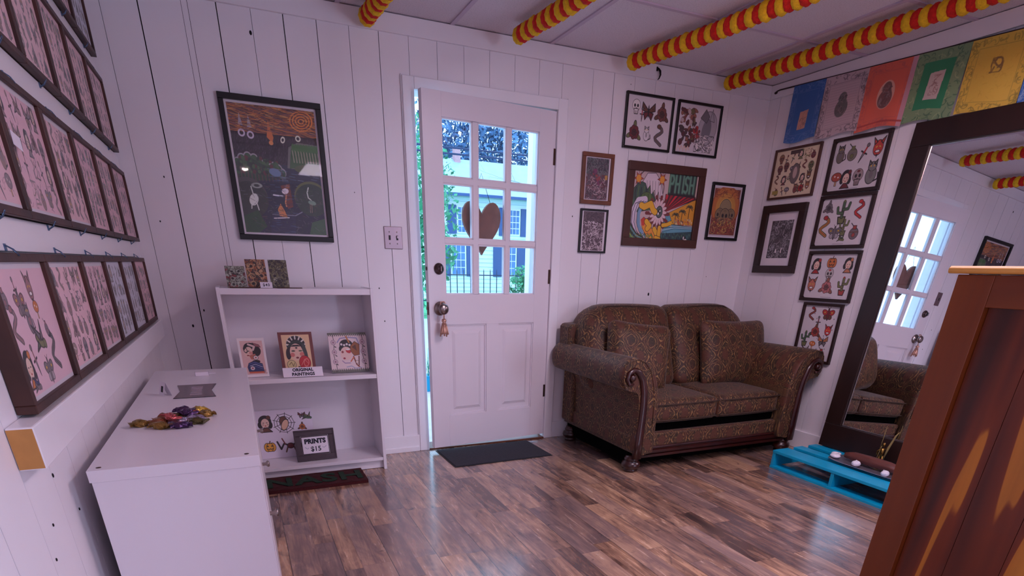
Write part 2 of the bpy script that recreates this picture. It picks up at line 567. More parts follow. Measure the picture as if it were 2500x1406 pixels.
def text_mb(txt, size, bold=0.0, extrude=0.0006, align='CENTER', spacing=1.0, shear=0.0):
    cu = bpy.data.curves.new('lettering', 'FONT')
    cu.body = txt; cu.size = size; cu.offset = bold; cu.extrude = extrude
    cu.align_x = align; cu.align_y = 'CENTER'; cu.space_character = spacing; cu.resolution_u = 3; cu.shear = shear
    o = bpy.data.objects.new('lettering', cu); COL.objects.link(o)
    dg = bpy.context.evaluated_depsgraph_get(); dg.update()
    me = bpy.data.meshes.new_from_object(o.evaluated_get(dg))
    mb = MB(); mb.add([tuple(v.co) for v in me.vertices], [tuple(p.vertices) for p in me.polygons])
    bpy.data.objects.remove(o); bpy.data.meshes.remove(me); bpy.data.curves.remove(cu)
    return mb
# ------------------------------------------------------------------ drawing printed artwork
class CV:
    """small raster in units of the sheet height: u right 0..a, v down 0..1"""
    def __init__(s, w, h, bgc, cell=0.0018, seed=0):
        s.w, s.h = w, h
        s.nx = max(8, int(w / cell)); s.ny = max(8, int(h / cell))
        s.a = w / h
        s.px = np.tile(np.array(lin(bgc), dtype=np.float32), (s.ny, s.nx, 1))
        s.U, s.V = np.meshgrid((np.arange(s.nx) + 0.5) / s.nx * s.a, (np.arange(s.ny) + 0.5) / s.ny)
        s.r = random.Random(seed)
        s.e = 1.0 / s.ny

    def sub(s, u0, v0, u1, v1):
        i0 = max(0, int(u0 / s.a * s.nx) - 2); i1 = min(s.nx, int(u1 / s.a * s.nx) + 3)
        j0 = max(0, int(v0 * s.ny) - 2); j1 = min(s.ny, int(v1 * s.ny) + 3)
        if i1 <= i0 or j1 <= j0: return None
        return (slice(j0, j1), slice(i0, i1))

    def paint(s, sl, m, col):
        c = np.array(lin(col) if isinstance(col, (str, tuple)) and (isinstance(col, str) or max(col) > 1.0) else col, dtype=np.float32)
        m = m[..., None]
        s.px[sl] = s.px[sl] * (1 - m) + c * m

    def ell(s, cx, cy, rx, ry, col, rot=0.0, out=None, ow=0.006, al=1.0, hollow=0.0):
        q = max(rx, ry) + ow * 2
        sl = s.sub(cx - q, cy - q, cx + q, cy + q)
        if sl is None: return
        dx, dy = s.U[sl] - cx, s.V[sl] - cy
        c, sn = math.cos(rot), math.sin(rot)
        x = dx * c + dy * sn; y = -dx * sn + dy * c
        d = (np.sqrt((x / rx) ** 2 + (y / ry) ** 2) - 1) * min(rx, ry)
        if out is not None:
            s.paint(sl, np.clip(0.5 - (d - ow) / s.e, 0, 1), out)
        if hollow:
            m = np.clip(0.5 - (np.abs(d) - hollow) / s.e, 0, 1)
        else:
            m = np.clip(0.5 - d / s.e, 0, 1)
        s.paint(sl, m * al, col)

    def poly(s, pts, col, out=None, ow=0.006, al=1.0):
        xs = [p[0] for p in pts]; ys = [p[1] for p in pts]
        sl = s.sub(min(xs), min(ys), max(xs), max(ys))
        if sl is None: return
        x, y = s.U[sl], s.V[sl]
        ins = np.zeros(x.shape, bool)
        n = len(pts)
        for i in range(n):
            x0, y0 = pts[i]; x1, y1 = pts[(i + 1) % n]
            if y0 == y1: continue
            c = ((y0 > y) != (y1 > y)) & (x < (x1 - x0) * (y - y0) / (y1 - y0) + x0)
            ins ^= c
        s.paint(sl, ins.astype(np.float32) * al, col)
        if out is not None:
            s.line(list(pts) + [pts[0]], ow, out)

    def line(s, pts, w, col, al=1.0):
        xs = [p[0] for p in pts]; ys = [p[1] for p in pts]
        sl = s.sub(min(xs) - w, min(ys) - w, max(xs) + w, max(ys) + w)
        if sl is None: return
        x, y = s.U[sl], s.V[sl]
        D = np.full(x.shape, 9.0)
        for (x0, y0), (x1, y1) in zip(pts[:-1], pts[1:]):
            vx, vy = x1 - x0, y1 - y0
            L = vx * vx + vy * vy + 1e-12
            t = np.clip(((x - x0) * vx + (y - y0) * vy) / L, 0, 1)
            D = np.minimum(D, np.hypot(x - x0 - t * vx, y - y0 - t * vy))
        s.paint(sl, np.clip(0.5 - (D - w / 2) / s.e, 0, 1) * al, col)

    def rect(s, u0, v0, u1, v1, col, al=1.0):
        s.poly([(u0, v0), (u1, v0), (u1, v1), (u0, v1)], col, al=al)

    def frame(s, m, w, col):
        a = s.a
        s.line([(m, m), (a - m, m), (a - m, 1 - m), (m, 1 - m), (m, m)], w, col)

    def scribble(s, u0, v0, u1, v1, n, cols, w=0.008, curl=0.05, al=1.0):
        for _ in range(n):
            x, y = s.r.uniform(u0, u1), s.r.uniform(v0, v1)
            t = s.r.uniform(0, 2 * PI); k = s.r.uniform(-1.2, 1.2); st = curl * s.r.uniform(0.2, 0.5)
            p = [(x, y)]
            for _ in range(6):
                x += math.cos(t) * st; y += math.sin(t) * st; t += k * 0.6
                p.append((min(u1, max(u0, x)), min(v1, max(v0, y))))
            s.line(p, w * s.r.uniform(0.5, 1.5), s.r.choice(cols), al)

    def blobs(s, u0, v0, u1, v1, n, cols, r0, r1, out=None, ow=0.004):
        for _ in range(n):
            s.ell(s.r.uniform(u0, u1), s.r.uniform(v0, v1), s.r.uniform(r0, r1), s.r.uniform(r0, r1), s.r.choice(cols), s.r.uniform(0, 3), out, ow)

    def mesh(s, name, fn, mat, parent=None, **kw):
        """fn(u 0..1, v 0..1 down) -> point"""
        nx, ny = s.nx, s.ny
        uu, vv = np.meshgrid(np.arange(nx) / (nx - 1), np.arange(ny) / (ny - 1))
        P = fn(uu, vv)
        co = np.stack([np.broadcast_to(np.asarray(p, dtype=np.float32), uu.shape) for p in P], -1).reshape(-1, 3).astype(np.float32)
        idx = np.arange(nx * ny).reshape(ny, nx)
        q = np.stack([idx[1:, :-1], idx[1:, 1:], idx[:-1, 1:], idx[:-1, :-1]], -1).reshape(-1, 4)
        me = bpy.data.meshes.new(name)
        me.vertices.add(len(co)); me.vertices.foreach_set('co', co.ravel())
        me.loops.add(q.size); me.loops.foreach_set('vertex_index', q.ravel().astype(np.int32))
        me.polygons.add(len(q))
        me.polygons.foreach_set('loop_start', (np.arange(len(q)) * 4).astype(np.int32))
        me.polygons.foreach_set('loop_total', np.full(len(q), 4, np.int32))
        me.update(calc_edges=True)
        at = me.attributes.new('Ink', 'FLOAT_COLOR', 'POINT')
        rgba = np.ones((nx * ny, 4), np.float32); rgba[:, :3] = s.px.reshape(-1, 3)
        at.data.foreach_set('color', rgba.ravel())
        me.materials.append(mat); me.validate()
        o = bpy.data.objects.new(name, me); COL.objects.link(o)
        if parent: o.parent = parent
        for k, v in kw.items(): setattr(o, k, v)
        return o


K = (24, 16, 20)
RED, DRED, ORG, YEL, GRN, OLV, GRY, LGR, BRN, TAN, WHT, BLU = (176, 34, 32), (110, 22, 30), (206, 110, 40), (216, 168, 52), (64, 96, 62), (112, 112, 62), (110, 100, 104), (168, 156, 160), (104, 60, 40), (196, 150, 110), (240, 230, 228), (40, 56, 120)


def motif(c, kind, x, y, s, pal=None, fade=0.0):
    """one tattoo-flash drawing of size s centred on x, y"""
    o = tuple(int(k + (150 - k) * fade) for k in K)
    r = c.r
    P = pal or [RED, OLV, GRY, ORG]

    def f(cc): return tuple(int(k + (170 - k) * fade) for k in cc)
    A, B, D = f(P[0]), f(P[1 % len(P)]), f(P[2 % len(P)])
    w = 0.05 * s
    if kind == 'skull':
        c.ell(x, y - .1 * s, .36 * s, .36 * s, D, 0, o, w * .6); c.poly([(x - .2 * s, y + .12 * s), (x + .2 * s, y + .12 * s), (x + .16 * s, y + .46 * s), (x - .16 * s, y + .46 * s)], D, o, w)
        c.ell(x - .14 * s, y - .08 * s, .09 * s, .11 * s, o); c.ell(x + .14 * s, y - .08 * s, .09 * s, .11 * s, o); c.ell(x, y + .1 * s, .04 * s, .06 * s, o)
        for i in (-1, 0, 1): c.line([(x + i * .08 * s, y + .25 * s), (x + i * .08 * s, y + .42 * s)], w * .6, o)
        c.ell(x, y - .34 * s, .12 * s, .07 * s, A)
    elif kind == 'rose':
        for i in range(3):
            t = 2 * PI * i / 3 + .6
            c.ell(x + .36 * s * math.cos(t), y + .36 * s * math.sin(t), .2 * s, .1 * s, B, t, o, w * .5)
        for i in range(7):
            t = 2 * PI * i / 7
            c.ell(x + .18 * s * math.cos(t), y + .18 * s * math.sin(t), .17 * s, .15 * s, A, t, o, w * .5)
        c.ell(x, y, .15 * s, .15 * s, tuple(int(q * .6) for q in A), 0, o, w * .5); c.line([(x - .08 * s, y), (x + .05 * s, y - .06 * s), (x + .08 * s, y + .04 * s)], w * .6, o)
    elif kind == 'butterfly':
        for q in (-1, 1):
            c.poly([(x, y - .05 * s), (x + q * .42 * s, y - .4 * s), (x + q * .46 * s, y - .05 * s), (x, y + .08 * s)], A, o, w)
            c.poly([(x, y), (x + q * .34 * s, y + .08 * s), (x + q * .22 * s, y + .4 * s), (x, y + .14 * s)], B, o, w)
            c.ell(x + q * .3 * s, y - .2 * s, .06 * s, .08 * s, D, 0, o, w * .4)
        c.ell(x, y, .05 * s, .3 * s, o)
    elif kind == 'cactus':
        c.poly([(x - .2 * s, y + .2 * s), (x + .2 * s, y + .2 * s), (x + .14 * s, y + .48 * s), (x - .14 * s, y + .48 * s)], A, o, w)
        c.line([(x, y + .2 * s), (x, y - .4 * s)], .17 * s, o); c.line([(x, y + .2 * s), (x, y - .4 * s)], .12 * s, B)
        for q, h in ((-1, .05), (1, -.1)):
            p = [(x, y + h * s), (x + q * .25 * s, y + h * s - .02 * s), (x + q * .3 * s, y + (h - .24) * s)]
            c.line(p, .14 * s, o); c.line(p, .09 * s, B)
        c.ell(x, y - .45 * s, .06 * s, .05 * s, A)
    elif kind == 'lady':
        c.ell(x, y - .12 * s, .34 * s, .34 * s, o); c.ell(x - .26 * s, y + .08 * s, .14 * s, .2 * s, o); c.ell(x + .24 * s, y + .1 * s, .14 * s, .22 * s, o)
        c.ell(x, y + .0 * s, .21 * s, .27 * s, f((232, 196, 178)), 0.1)
        c.poly([(x - .3 * s, y + .5 * s), (x - .1 * s, y + .25 * s), (x + .1 * s, y + .25 * s), (x + .32 * s, y + .5 * s)], A, o, w)
        c.ell(x - .09 * s, y - .03 * s, .05 * s, .02 * s, o); c.ell(x + .09 * s, y - .03 * s, .05 * s, .02 * s, o)
        c.ell(x, y + .14 * s, .05 * s, .03 * s, RED); c.ell(x - .12 * s, y + .07 * s, .05 * s, .04 * s, A, al=.5); c.ell(x + .13 * s, y + .07 * s, .05 * s, .04 * s, A, al=.5)
        c.ell(x + .2 * s, y - .32 * s, .1 * s, .1 * s, A, 0, o, w * .5)
    elif kind == 'bird':
        c.ell(x, y, .3 * s, .15 * s, A, .3, o, w * .6); c.poly([(x - .05 * s, y), (x - .4 * s, y - .38 * s), (x + .12 * s, y - .12 * s)], B, o, w)
        c.poly([(x + .05 * s, y), (x + .3 * s, y - .45 * s), (x + .24 * s, y)], B, o, w); c.poly([(x - .22 * s, y), (x - .48 * s, y + .22 * s), (x - .12 * s, y + .12 * s)], D, o, w)
        c.ell(x + .3 * s, y + .1 * s, .1 * s, .1 * s, A, 0, o, w * .5)
    elif kind == 'dagger':
        t = r.uniform(-.5, .5); dx, dy = math.sin(t), math.cos(t)
        c.poly([(x - .06 * s * dy, y - .06 * s * -dx), (x + .06 * s * dy, y - .06 * s * dx), (x + .5 * s * dx, y + .5 * s * dy)], LGR, o, w)
        c.line([(x - .2 * s * dy, y + .2 * s * dx), (x + .2 * s * dy, y - .2 * s * dx)], .08 * s, o); c.line([(x, y), (x - .34 * s * dx, y - .34 * s * dy)], .1 * s, A)
        c.ell(x - .38 * s * dx, y - .38 * s * dy, .08 * s, .08 * s, B, 0, o, w * .5)
    elif kind == 'cat':
        c.ell(x, y + .12 * s, .26 * s, .34 * s, D, 0, o, w * .6); c.ell(x, y - .24 * s, .2 * s, .18 * s, D, 0, o, w * .6)
        for q in (-1, 1):
            c.poly([(x + q * .06 * s, y - .36 * s), (x + q * .2 * s, y - .5 * s), (x + q * .2 * s, y - .28 * s)], D, o, w); c.ell(x + q * .08 * s, y - .26 * s, .035 * s, .04 * s, YEL)
        c.line([(x + .2 * s, y + .38 * s), (x + .4 * s, y + .3 * s), (x + .36 * s, y + .05 * s)], .07 * s, o); c.ell(x, y + .1 * s, .1 * s, .16 * s, A)
    elif kind == 'snake':
        p = [(x + .22 * s * math.sin(k * .9), y - .42 * s + k * .1 * s) for k in range(9)]
        c.line(p, .17 * s, o); c.line(p, .11 * s, B); c.line(p, .035 * s, A); c.ell(p[0][0], p[0][1], .11 * s, .08 * s, A, 0, o, w * .5)
    elif kind == 'pot':
        c.ell(x, y + .1 * s, .3 * s, .3 * s, D, 0, o, w * .6); c.rect(x - .13 * s, y - .34 * s, x + .13 * s, y - .12 * s, o); c.rect(x - .1 * s, y - .32 * s, x + .1 * s, y - .14 * s, A)
        c.line([(x - .26 * s, y + .02 * s), (x + .26 * s, y + .02 * s)], .05 * s, B); c.ell(x, y + .18 * s, .1 * s, .1 * s, A, 0, o, w * .4)
        c.line([(x - .1 * s, y - .3 * s), (x - .28 * s, y - .46 * s)], .05 * s, o)
    elif kind == 'devil':
        c.ell(x, y, .27 * s, .34 * s, A, 0, o, w * .6)
        for q in (-1, 1):
            c.poly([(x + q * .1 * s, y - .28 * s), (x + q * .34 * s, y - .5 * s), (x + q * .25 * s, y - .16 * s)], A, o, w)
            c.ell(x + q * .1 * s, y - .05 * s, .06 * s, .03 * s, YEL, q * .5)
        c.ell(x, y + .16 * s, .12 * s, .05 * s, WHT, 0, o, w * .5); c.poly([(x - .06 * s, y + .3 * s), (x + .06 * s, y + .3 * s), (x, y + .48 * s)], o)
    elif kind == 'moth':
        for q in (-1, 1):
            c.ell(x + q * .24 * s, y - .08 * s, .24 * s, .16 * s, A, -q * .5, o, w * .6); c.ell(x + q * .16 * s, y + .2 * s, .15 * s, .13 * s, B, q * .4, o, w * .6); c.ell(x + q * .28 * s, y - .1 * s, .06 * s, .05 * s, YEL, 0, o, w * .3)
            c.line([(x, y - .3 * s), (x + q * .12 * s, y - .46 * s)], w * .6, o)
        c.ell(x, y + .02 * s, .08 * s, .32 * s, D, 0, o, w * .5)
    elif kind == 'pumpkin':
        for i in (-1, 1, 0): c.ell(x + i * .16 * s, y, .2 * s, .28 * s, A, 0, o, w * .6)
        for q in (-1, 1): c.poly([(x + q * .05 * s, y - .04 * s), (x + q * .22 * s, y - .04 * s), (x + q * .14 * s, y - .16 * s)], o)
        c.line([(x - .18 * s, y + .1 * s), (x - .08 * s, y + .16 * s), (x, y + .1 * s), (x + .08 * s, y + .16 * s), (x + .18 * s, y + .1 * s)], w, o)
        c.line([(x, y - .26 * s), (x + .05 * s, y - .42 * s)], .07 * s, B)
    elif kind == 'web':
        for k in range(9):
            t = 2 * PI * k / 9
            c.line([(x, y), (x + .5 * s * math.cos(t), y + .5 * s * math.sin(t))], w * .5, o)
        for q in (.2, .33, .45):
            c.line([(x + q * s * math.cos(2 * PI * k / 9), y + q * s * math.sin(2 * PI * k / 9)) for k in range(10)], w * .5, o)
        c.ell(x - .02 * s, y - .1 * s, .16 * s, .2 * s, BRN, 0, o, w * .5); c.ell(x + .02 * s, y + .08 * s, .13 * s, .25 * s, f((226, 180, 150)), .4, o, w * .5)
    elif kind == 'branch':
        for q in (-1, 1):
            p = [(x, y), (x + q * .25 * s, y - .1 * s), (x + q * .38 * s, y + .12 * s), (x + q * .5 * s, y - .2 * s)]
            c.line(p, .07 * s, o); c.line([(x + q * .2 * s, y - .08 * s), (x + q * .3 * s, y - .32 * s)], .05 * s, DRED)
            c.line([(x + q * .1 * s, y), (x + q * .2 * s, y + .25 * s)], .06 * s, BRN)
        c.ell(x, y, .12 * s, .1 * s, DRED, 0, o, w * .5)
    elif kind == 'mushroom':
        c.rect(x - .07 * s, y, x + .07 * s, y + .4 * s, o); c.rect(x - .045 * s, y, x + .045 * s, y + .38 * s, TAN)
        c.ell(x, y - .08 * s, .32 * s, .22 * s, A, 0, o, w * .6); c.ell(x - .12 * s, y - .12 * s, .05 * s, .04 * s, WHT); c.ell(x + .12 * s, y - .06 * s, .05 * s, .04 * s, WHT)
    else:
        c.scribble(x - .4 * s, y - .4 * s, x + .4 * s, y + .4 * s, 14, [o, A, B, D], .05 * s, .4 * s)


KINDS = ['skull', 'rose', 'butterfly', 'cactus', 'lady', 'bird', 'dagger', 'cat', 'snake', 'pot', 'devil', 'moth', 'mushroom', 'scr']


def flash(c, cols, rows, m=0.06, pal=None, fade=0.0, kinds=KINDS, jit=0.25, sc=1.0):
    a = c.a
    cw, rh = (a - 2 * m) / cols, (1 - 2 * m) / rows
    for j in range(rows):
        for i in range(cols):
            x = m + (i + .5) * cw + c.r.uniform(-jit, jit) * cw * .3; y = m + (j + .5) * rh + c.r.uniform(-jit, jit) * rh * .3
            P = list(pal or [RED, OLV, GRY, ORG, DRED, BRN, LGR]); c.r.shuffle(P)
            motif(c, c.r.choice(kinds), x, y, min(cw, rh) * 1.02 * sc, P, fade)


def letters(c, txt, x0, y0, w, h, col, lw, wob=0.0):
    """stroke capitals, each w x h"""
    G = {'P': [[(0, 1), (0, 0), (.7, .02), (.9, .25), (.7, .5), (0, .52)]], 'H': [[(0, 0), (0, 1)], [(1, 0), (1, 1)], [(0, .5), (1, .5)]], 'I': [[(.5, 0), (.5, 1)]],
         'S': [[(1, .1), (.6, 0), (.1, .15), (.2, .42), (.8, .55), (.95, .82), (.5, 1), (0, .9)]], 'N': [[(0, 1), (0, 0), (1, 1), (1, 0)]], 'A': [[(0, 1), (.5, 0), (1, 1)], [(.22, .6), (.78, .6)]]}
    x = x0
    for ch in txt:
        for st in G[ch]:
            c.line([(x + p[0] * w * .72 + wob * math.sin(p[1] * 6), y0 + p[1] * h) for p in st], lw, col)
        x += w * (0.62 if ch == 'I' else 1.08)
# ------------------------------------------------------------------ the room shell
mb = MB(); mb.box(XL - 0.2, XR + 0.2, YB - 0.2, 0.13, -0.12, 0)
struct('floor', mb, M['floor'])

# ceiling: tiles between a grid of shallow metal bars
mb = MB(); mb.box(XL - 0.2, XR + 0.2, YB - 0.2, 0.2, H + 0.006, H + 0.1)
ceiling = struct('ceiling', mb, M['ceiling'])
mb = MB()
gx = [0.626 + 0.6125 * k for k in range(6)]
gy = [-0.12 - 0.61 * k for k in range(13)]
for x in gx: mb.box(x - 0.012, x + 0.012, YB, 0, H - 0.001, H + 0.008)
for y in gy[1:]: mb.box(XL, XR, y - 0.012, y + 0.012, H - 0.0005, H + 0.008)
struct('trim_7', mb, M['ceil_grid'])


def board_wall(name, fixed, sgn, axis, cuts, a0, a1, openings=()):
    """vertical boards; cuts = [(position, gap width)]; fixed = face coordinate, sgn = direction into the wall"""
    mb = MB()
    edges = [(a0, 0.0)] + sorted(cuts) + [(a1, 0.0)]
    for (p, g), (q, h) in zip(edges[:-1], edges[1:]):
        lo, hi = p + g / 2, q - h / 2
        spans = [(lo, hi, 0.0, H + 0.005)]
        for (o0, o1, z0, z1) in openings:
            new = []
            for (l, r_, b, t) in spans:
                if r_ <= o0 or l >= o1: new.append((l, r_, b, t)); continue
                if l < o0: new.append((l, o0, b, t))
                if r_ > o1: new.append((o1, r_, b, t))
                m0, m1 = max(l, o0), min(r_, o1)
                if z1 < t: new.append((m0, m1, z1, t))
                if z0 > b: new.append((m0, m1, b, z0))
            spans = new
        for (l, r_, b, t) in spans:
            if r_ - l < 0.001: continue
            if axis == 'x': mb.box(l, r_, fixed, fixed + sgn * 0.016, b, t)
            else: mb.box(fixed, fixed + sgn * 0.016, l, r_, b, t)
    o = struct(name, mb, M['wall'])
    bk = MB()
    parts = [(a0, a1, -0.1, H + 0.05)]
    for (o0, o1, z0, z1) in openings:
        parts = [(a0, o0, -0.1, H + 0.05), (o1, a1, -0.1, H + 0.05), (o0, o1, z1, H + 0.05)] + ([(o0, o1, -0.1, z0)] if z0 > 0 else [])
    for (l, r_, b, t) in parts:
        if axis == 'x': bk.box(l, r_, fixed + sgn * 0.016, fixed + sgn * 0.1, b, t)
        else: bk.box(fixed + sgn * 0.016, fixed + sgn * 0.1, l, r_, b, t)
    struct('backing', bk, M['gap'], o)
    return o


bc = [(.186, .0020), (.339, .0050), (.52, .0018), (.547, .0020), (.671, .0046), (.822, .0020), (.971, .0048), (1.130, .0036), (1.291, .0024), (1.445, .0036), (1.606, .0020),
      (1.766, .0022), (1.923, .0020), (2.080, .0020), (2.240, .0020), (2.399, .0020), (2.556, .0020), (2.771, .0020), (2.924, .0040), (3.081, .0020), (3.241, .0018), (3.399, .0018),
      (3.556, .0020), (3.715, .0020), (3.87, .0018), (4.03, .0020)]
DX0, DX1, DZ = 1.600, 2.552, 2.075
board_wall('wall_back', 0.0, 1, 'x', bc, XL, XR, [(DX0, DX1, 0, DZ)])
rr = random.Random(4)
board_wall('wall_left', XL, -1, 'y', [(-0.145 - 0.166 * k, rr.choice((.0014, .0020, .0026))) for k in range(46)], YB, 0.1)
WIN = (-7.0, -5.4, 0.38, 1.58)
board_wall('wall_right', XR, 1, 'y', [(-0.10 - 0.16 * k, rr.choice((.0016, .0024, .0032))) for k in range(48)], YB, 0.1, [WIN])
mb = MB(); mb.box(XL, XR, YB - 0.1, YB, 0, H)
struct('wall_rear', mb, M['concrete'])
# made-up window opening out of view, added to hold the bluish fill lamp
mb = MB()
for a in ((XR - .02, XR + .1, WIN[0] - .07, WIN[0], WIN[2] - .07, WIN[3] + .07), (XR - .02, XR + .1, WIN[1], WIN[1] + .07, WIN[2] - .07, WIN[3] + .07),
          (XR - .02, XR + .1, WIN[0], WIN[1], WIN[3], WIN[3] + .07), (XR - .02, XR + .1, WIN[0], WIN[1], WIN[2] - .07, WIN[2]), (XR + .02, XR + .04, WIN[0], WIN[1], .97, 1.0), (XR + .02, XR + .04, -6.22, -6.18, WIN[2], WIN[3])):
    mb.box(*a)
struct('added_window_1', mb, M['trim'])

# crown boards, baseboards
mb = MB(); mb.box(XL, XR, -0.018, 0, H - 0.078, H + 0.001); struct('trim_1', mb, M['wall'], bevel=0.002)
mb = MB(); mb.box(XR - 0.018, XR, YB, -0.018, H - 0.078, H + 0.001); struct('trim_2', mb, M['wall'], bevel=0.002)
mb = MB(); mb.box(XL, 1.555, -0.014, 0, 0, 0.115); mb.box(XL, 1.548, -0.022, 0, 0, 0.035); mb.box(2.597, XR, -0.014, 0, 0, 0.12)
struct('baseboard_back', mb, M['trim'], bevel=0.003)
mb = MB(); mb.box(XR - 0.016, XR, YB, -0.014, 0, 0.128); struct('baseboard_right', mb, M['trim'], bevel=0.003)
mb = MB(); mb.box(XL, XL + 0.014, YB, -0.014, 0, 0.10); struct('baseboard_left', mb, M['trim'], bevel=0.003)
# small knots and nail heads of the back and left walls
mb = MB()
for x, z, q in [(.81, 2.197, .006), (3.373, 1.023, .007), (.30, 1.56, .003), (.24, 1.36, .003), (.36, .93, .004), (.29, .85, .005), (1.35, 1.05, .003), (1.37, .86, .003), (1.16, 2.33, .003), (3.05, 2.25, .002), (3.9, 1.15, .002), (2.68, 1.5, .003), (1.1, 1.77, .004), (1.66, 2.32, .003), (1.25, 1.55, .002)]:
    mb.ell((x, -0.0012, z), q, 0.0016, q * 1.6, 10, 6)
struct('trim_8', mb, M['gap'])
mb = MB()
for y, z, q in [(-1.61, .78, .004), (-2.3, .74, .004), (-2.45, .60, .003), (-2.6, .80, .005), (-2.5, .96, .004), (-2.4, .66, .003), (-2.2, .62, .003), (-2.55, .50, .004)]:
    mb.ell((XL + 0.001, y, z), 0.0016, q, q * 1.3, 10, 6)
struct('trim_9', mb, M['gap'])

# door casing, jambs, threshold
mb = MB()
for x0, x1, z0, z1 in ((1.555, 1.622, 0, 2.120), (2.530, 2.597, 0, 2.120), (1.622, 2.530, 2.062, 2.120)):
    mb.box(x0, x1, -0.020, 0, z0, z1)
mb.box(1.549, 1.557, -0.012, 0, 0, 2.126); mb.box(2.595, 2.603, -0.012, 0, 0, 2.126)
struct('trim_3', mb, M['trim'], bevel=0.004)
mb = MB()
mb.box(1.598, 1.622, 0.0, 0.135, 0, 2.085); mb.box(2.530, 2.554, 0.0, 0.135, 0, 2.085); mb.box(1.622, 2.530, 0.0, 0.135, 2.062, 2.085)
mb.box(1.622, 1.634, 0.05, 0.085, 0.015, 2.062); mb.box(2.518, 2.530, 0.05, 0.085, 0.015, 2.062)
struct('trim_4', mb, M['trim'], bevel=0.002)
mb = MB(); mb.box(1.622, 2.530, -0.022, 0.14, 0, 0.012); struct('trim_5', mb, M['midwood'], bevel=0.003)

# ------------------------------------------------------------------ the front door, ajar
door = bpy.data.objects.new('door_1', None); COL.objects.link(door)
door.location = (2.533, -0.002, 0); door.rotation_euler = (0, 0, R(6.3))
tag(door, 'white wooden front door with nine glass panes standing slightly open', 'door', kind='structure')
mb = MB()
T = 0.044
zs = [0.034, 0.25, 0.84, 1.02, 1.94, 2.056]
XLF = -0.903


def bx(x0, x1, z0, z1, y0=0.0, y1=T): mb.box(x0, x1, y0, y1, z0, z1)


bx(XLF, -.785, zs[0], zs[5]); bx(-.125, -.004, zs[0], zs[5])
bx(-.785, -.125, zs[0], zs[1]); bx(-.785, -.125, zs[2], zs[3]); bx(-.785, -.125, zs[4], zs[5])
bx(-.498, -.402, zs[1], zs[2])
leaf = obj('leaf', mb, M['door_white'], door, bevel=0.001)
mb = MB()
for x0, x1 in ((-.785, -.498), (-.402, -.125)):
    for y0, y1, yo in ((.013, .004, -1), (T - .013, T - .004, 1)):
        i = .038
        P = [(x0, y0, zs[1]), (x1, y0, zs[1]), (x1, y0, zs[2]), (x0, y0, zs[2]), (x0 + i, y0, zs[1] + i), (x1 - i, y0, zs[1] + i), (x1 - i, y0, zs[2] - i), (x0 + i, y0, zs[2] - i),
             (x0 + i * 1.5, y1, zs[1] + i * 1.5), (x1 - i * 1.5, y1, zs[1] + i * 1.5), (x1 - i * 1.5, y1, zs[2] - i * 1.5), (x0 + i * 1.5, y1, zs[2] - i * 1.5)]
        fs = [(0, 1, 5, 4), (1, 2, 6, 5), (2, 3, 7, 6), (3, 0, 4, 7), (4, 5, 9, 8), (5, 6, 10, 9), (6, 7, 11, 10), (7, 4, 8, 11), (8, 9, 10, 11)]
        if yo > 0: fs = [f[::-1] for f in fs]
        mb.add(P, fs)
    # moulding lip round each panel
    for a in ((x0, x0 + .008, zs[1], zs[2]), (x1 - .008, x1, zs[1], zs[2]), (x0, x1, zs[1], zs[1] + .008), (x0, x1, zs[2] - .008, zs[2])):
        mb.box(a[0], a[1], .006, T - .006, a[2], a[3])
obj('panel', mb, M['door_white'], door)
mb = MB()
cx = [-.785, -.588, -.552, -.357, -.325, -.125]
rz = [1.02, 1.306, 1.336, 1.623, 1.655, 1.94]
for x in ((cx[1], cx[2]), (cx[3], cx[4])): mb.box(x[0], x[1], .006, T - .006, rz[0], rz[5])
for z in ((rz[1], rz[2]), (rz[3], rz[4])): mb.box(cx[0], cx[5], .0061, T - .0061, z[0], z[1])
obj('muntin_grille', mb, M['door_white'], door, bevel=0.004)
for i in range(3):
    for j in range(3):
        x0, x1, z0, z1 = cx[2 * i], cx[2 * i + 1], rz[2 * j], rz[2 * j + 1]
        m2 = MB()
        for a in ((x0, x0 + .007, z0, z1), (x1 - .007, x1, z0, z1), (x0, x1, z0, z0 + .007), (x0, x1, z1 - .007, z1)):
            m2.box(a[0], a[1], .010, T - .010, a[2], a[3])
        obj('glazing_bead', m2, M['door_white'], door)
        m2 = MB(); m2.box(x0 + .001, x1 - .001, .021, .023, z0 + .001, z1 - .001)
        obj('glass_pane', m2, M['glass'], door)
mb = MB()
mb.lathe([(0, .0), (.030, .0), (.033, .004), (.031, .010), (.022, .014), (.020, .022), (.019, .026), (0, .027)], (-.831, 0, 1.166), 28, 'y'); mb.box(-.835, -.827, -.040, -.024, 1.152, 1.180)
obj('deadbolt', mb, M['nickel_dark'], door)
mb = MB(); mb.lathe([(0, 0), (.040, 0), (.042, .004), (.036, .010), (.016, .014), (.014, .034), (.024, .040), (.033, .052), (.032, .064), (.020, .073), (0, .075)], (-.831, 0, .938), 28, 'y')
obj('door_knob', mb, M['nickel'], door)
mb = MB(); mb.lathe([(0, 0), (.011, 0), (.011, .003), (0, .003)], (XLF, .022, 1.166), 16, 'x', Matrix.Scale(-1, 4, (1, 0, 0))); obj('bolt_plate', mb, M['bronze'], door)
mb = MB(); mb.box(XLF - .003, XLF + .001, .010, .034, .90, .975); mb.box(XLF - .010, XLF, .017, .027, .930, .946); obj('latch_plate', mb, M['bronze'], door)
for z in (1.82, 1.13, .36):
    mb = MB(); mb.tube([(0.004, -.006, z - .045), (0.004, -.006, z + .045)], .0065, 10); mb.box(-.018, .004, -.003, .001, z - .044, z + .044); mb.ell((0.004, -.006, z + .048), .005, .005, .005); mb.ell((0.004, -.006, z - .048), .005, .005, .005)
    obj('hinge', mb, M['bronze'], door)

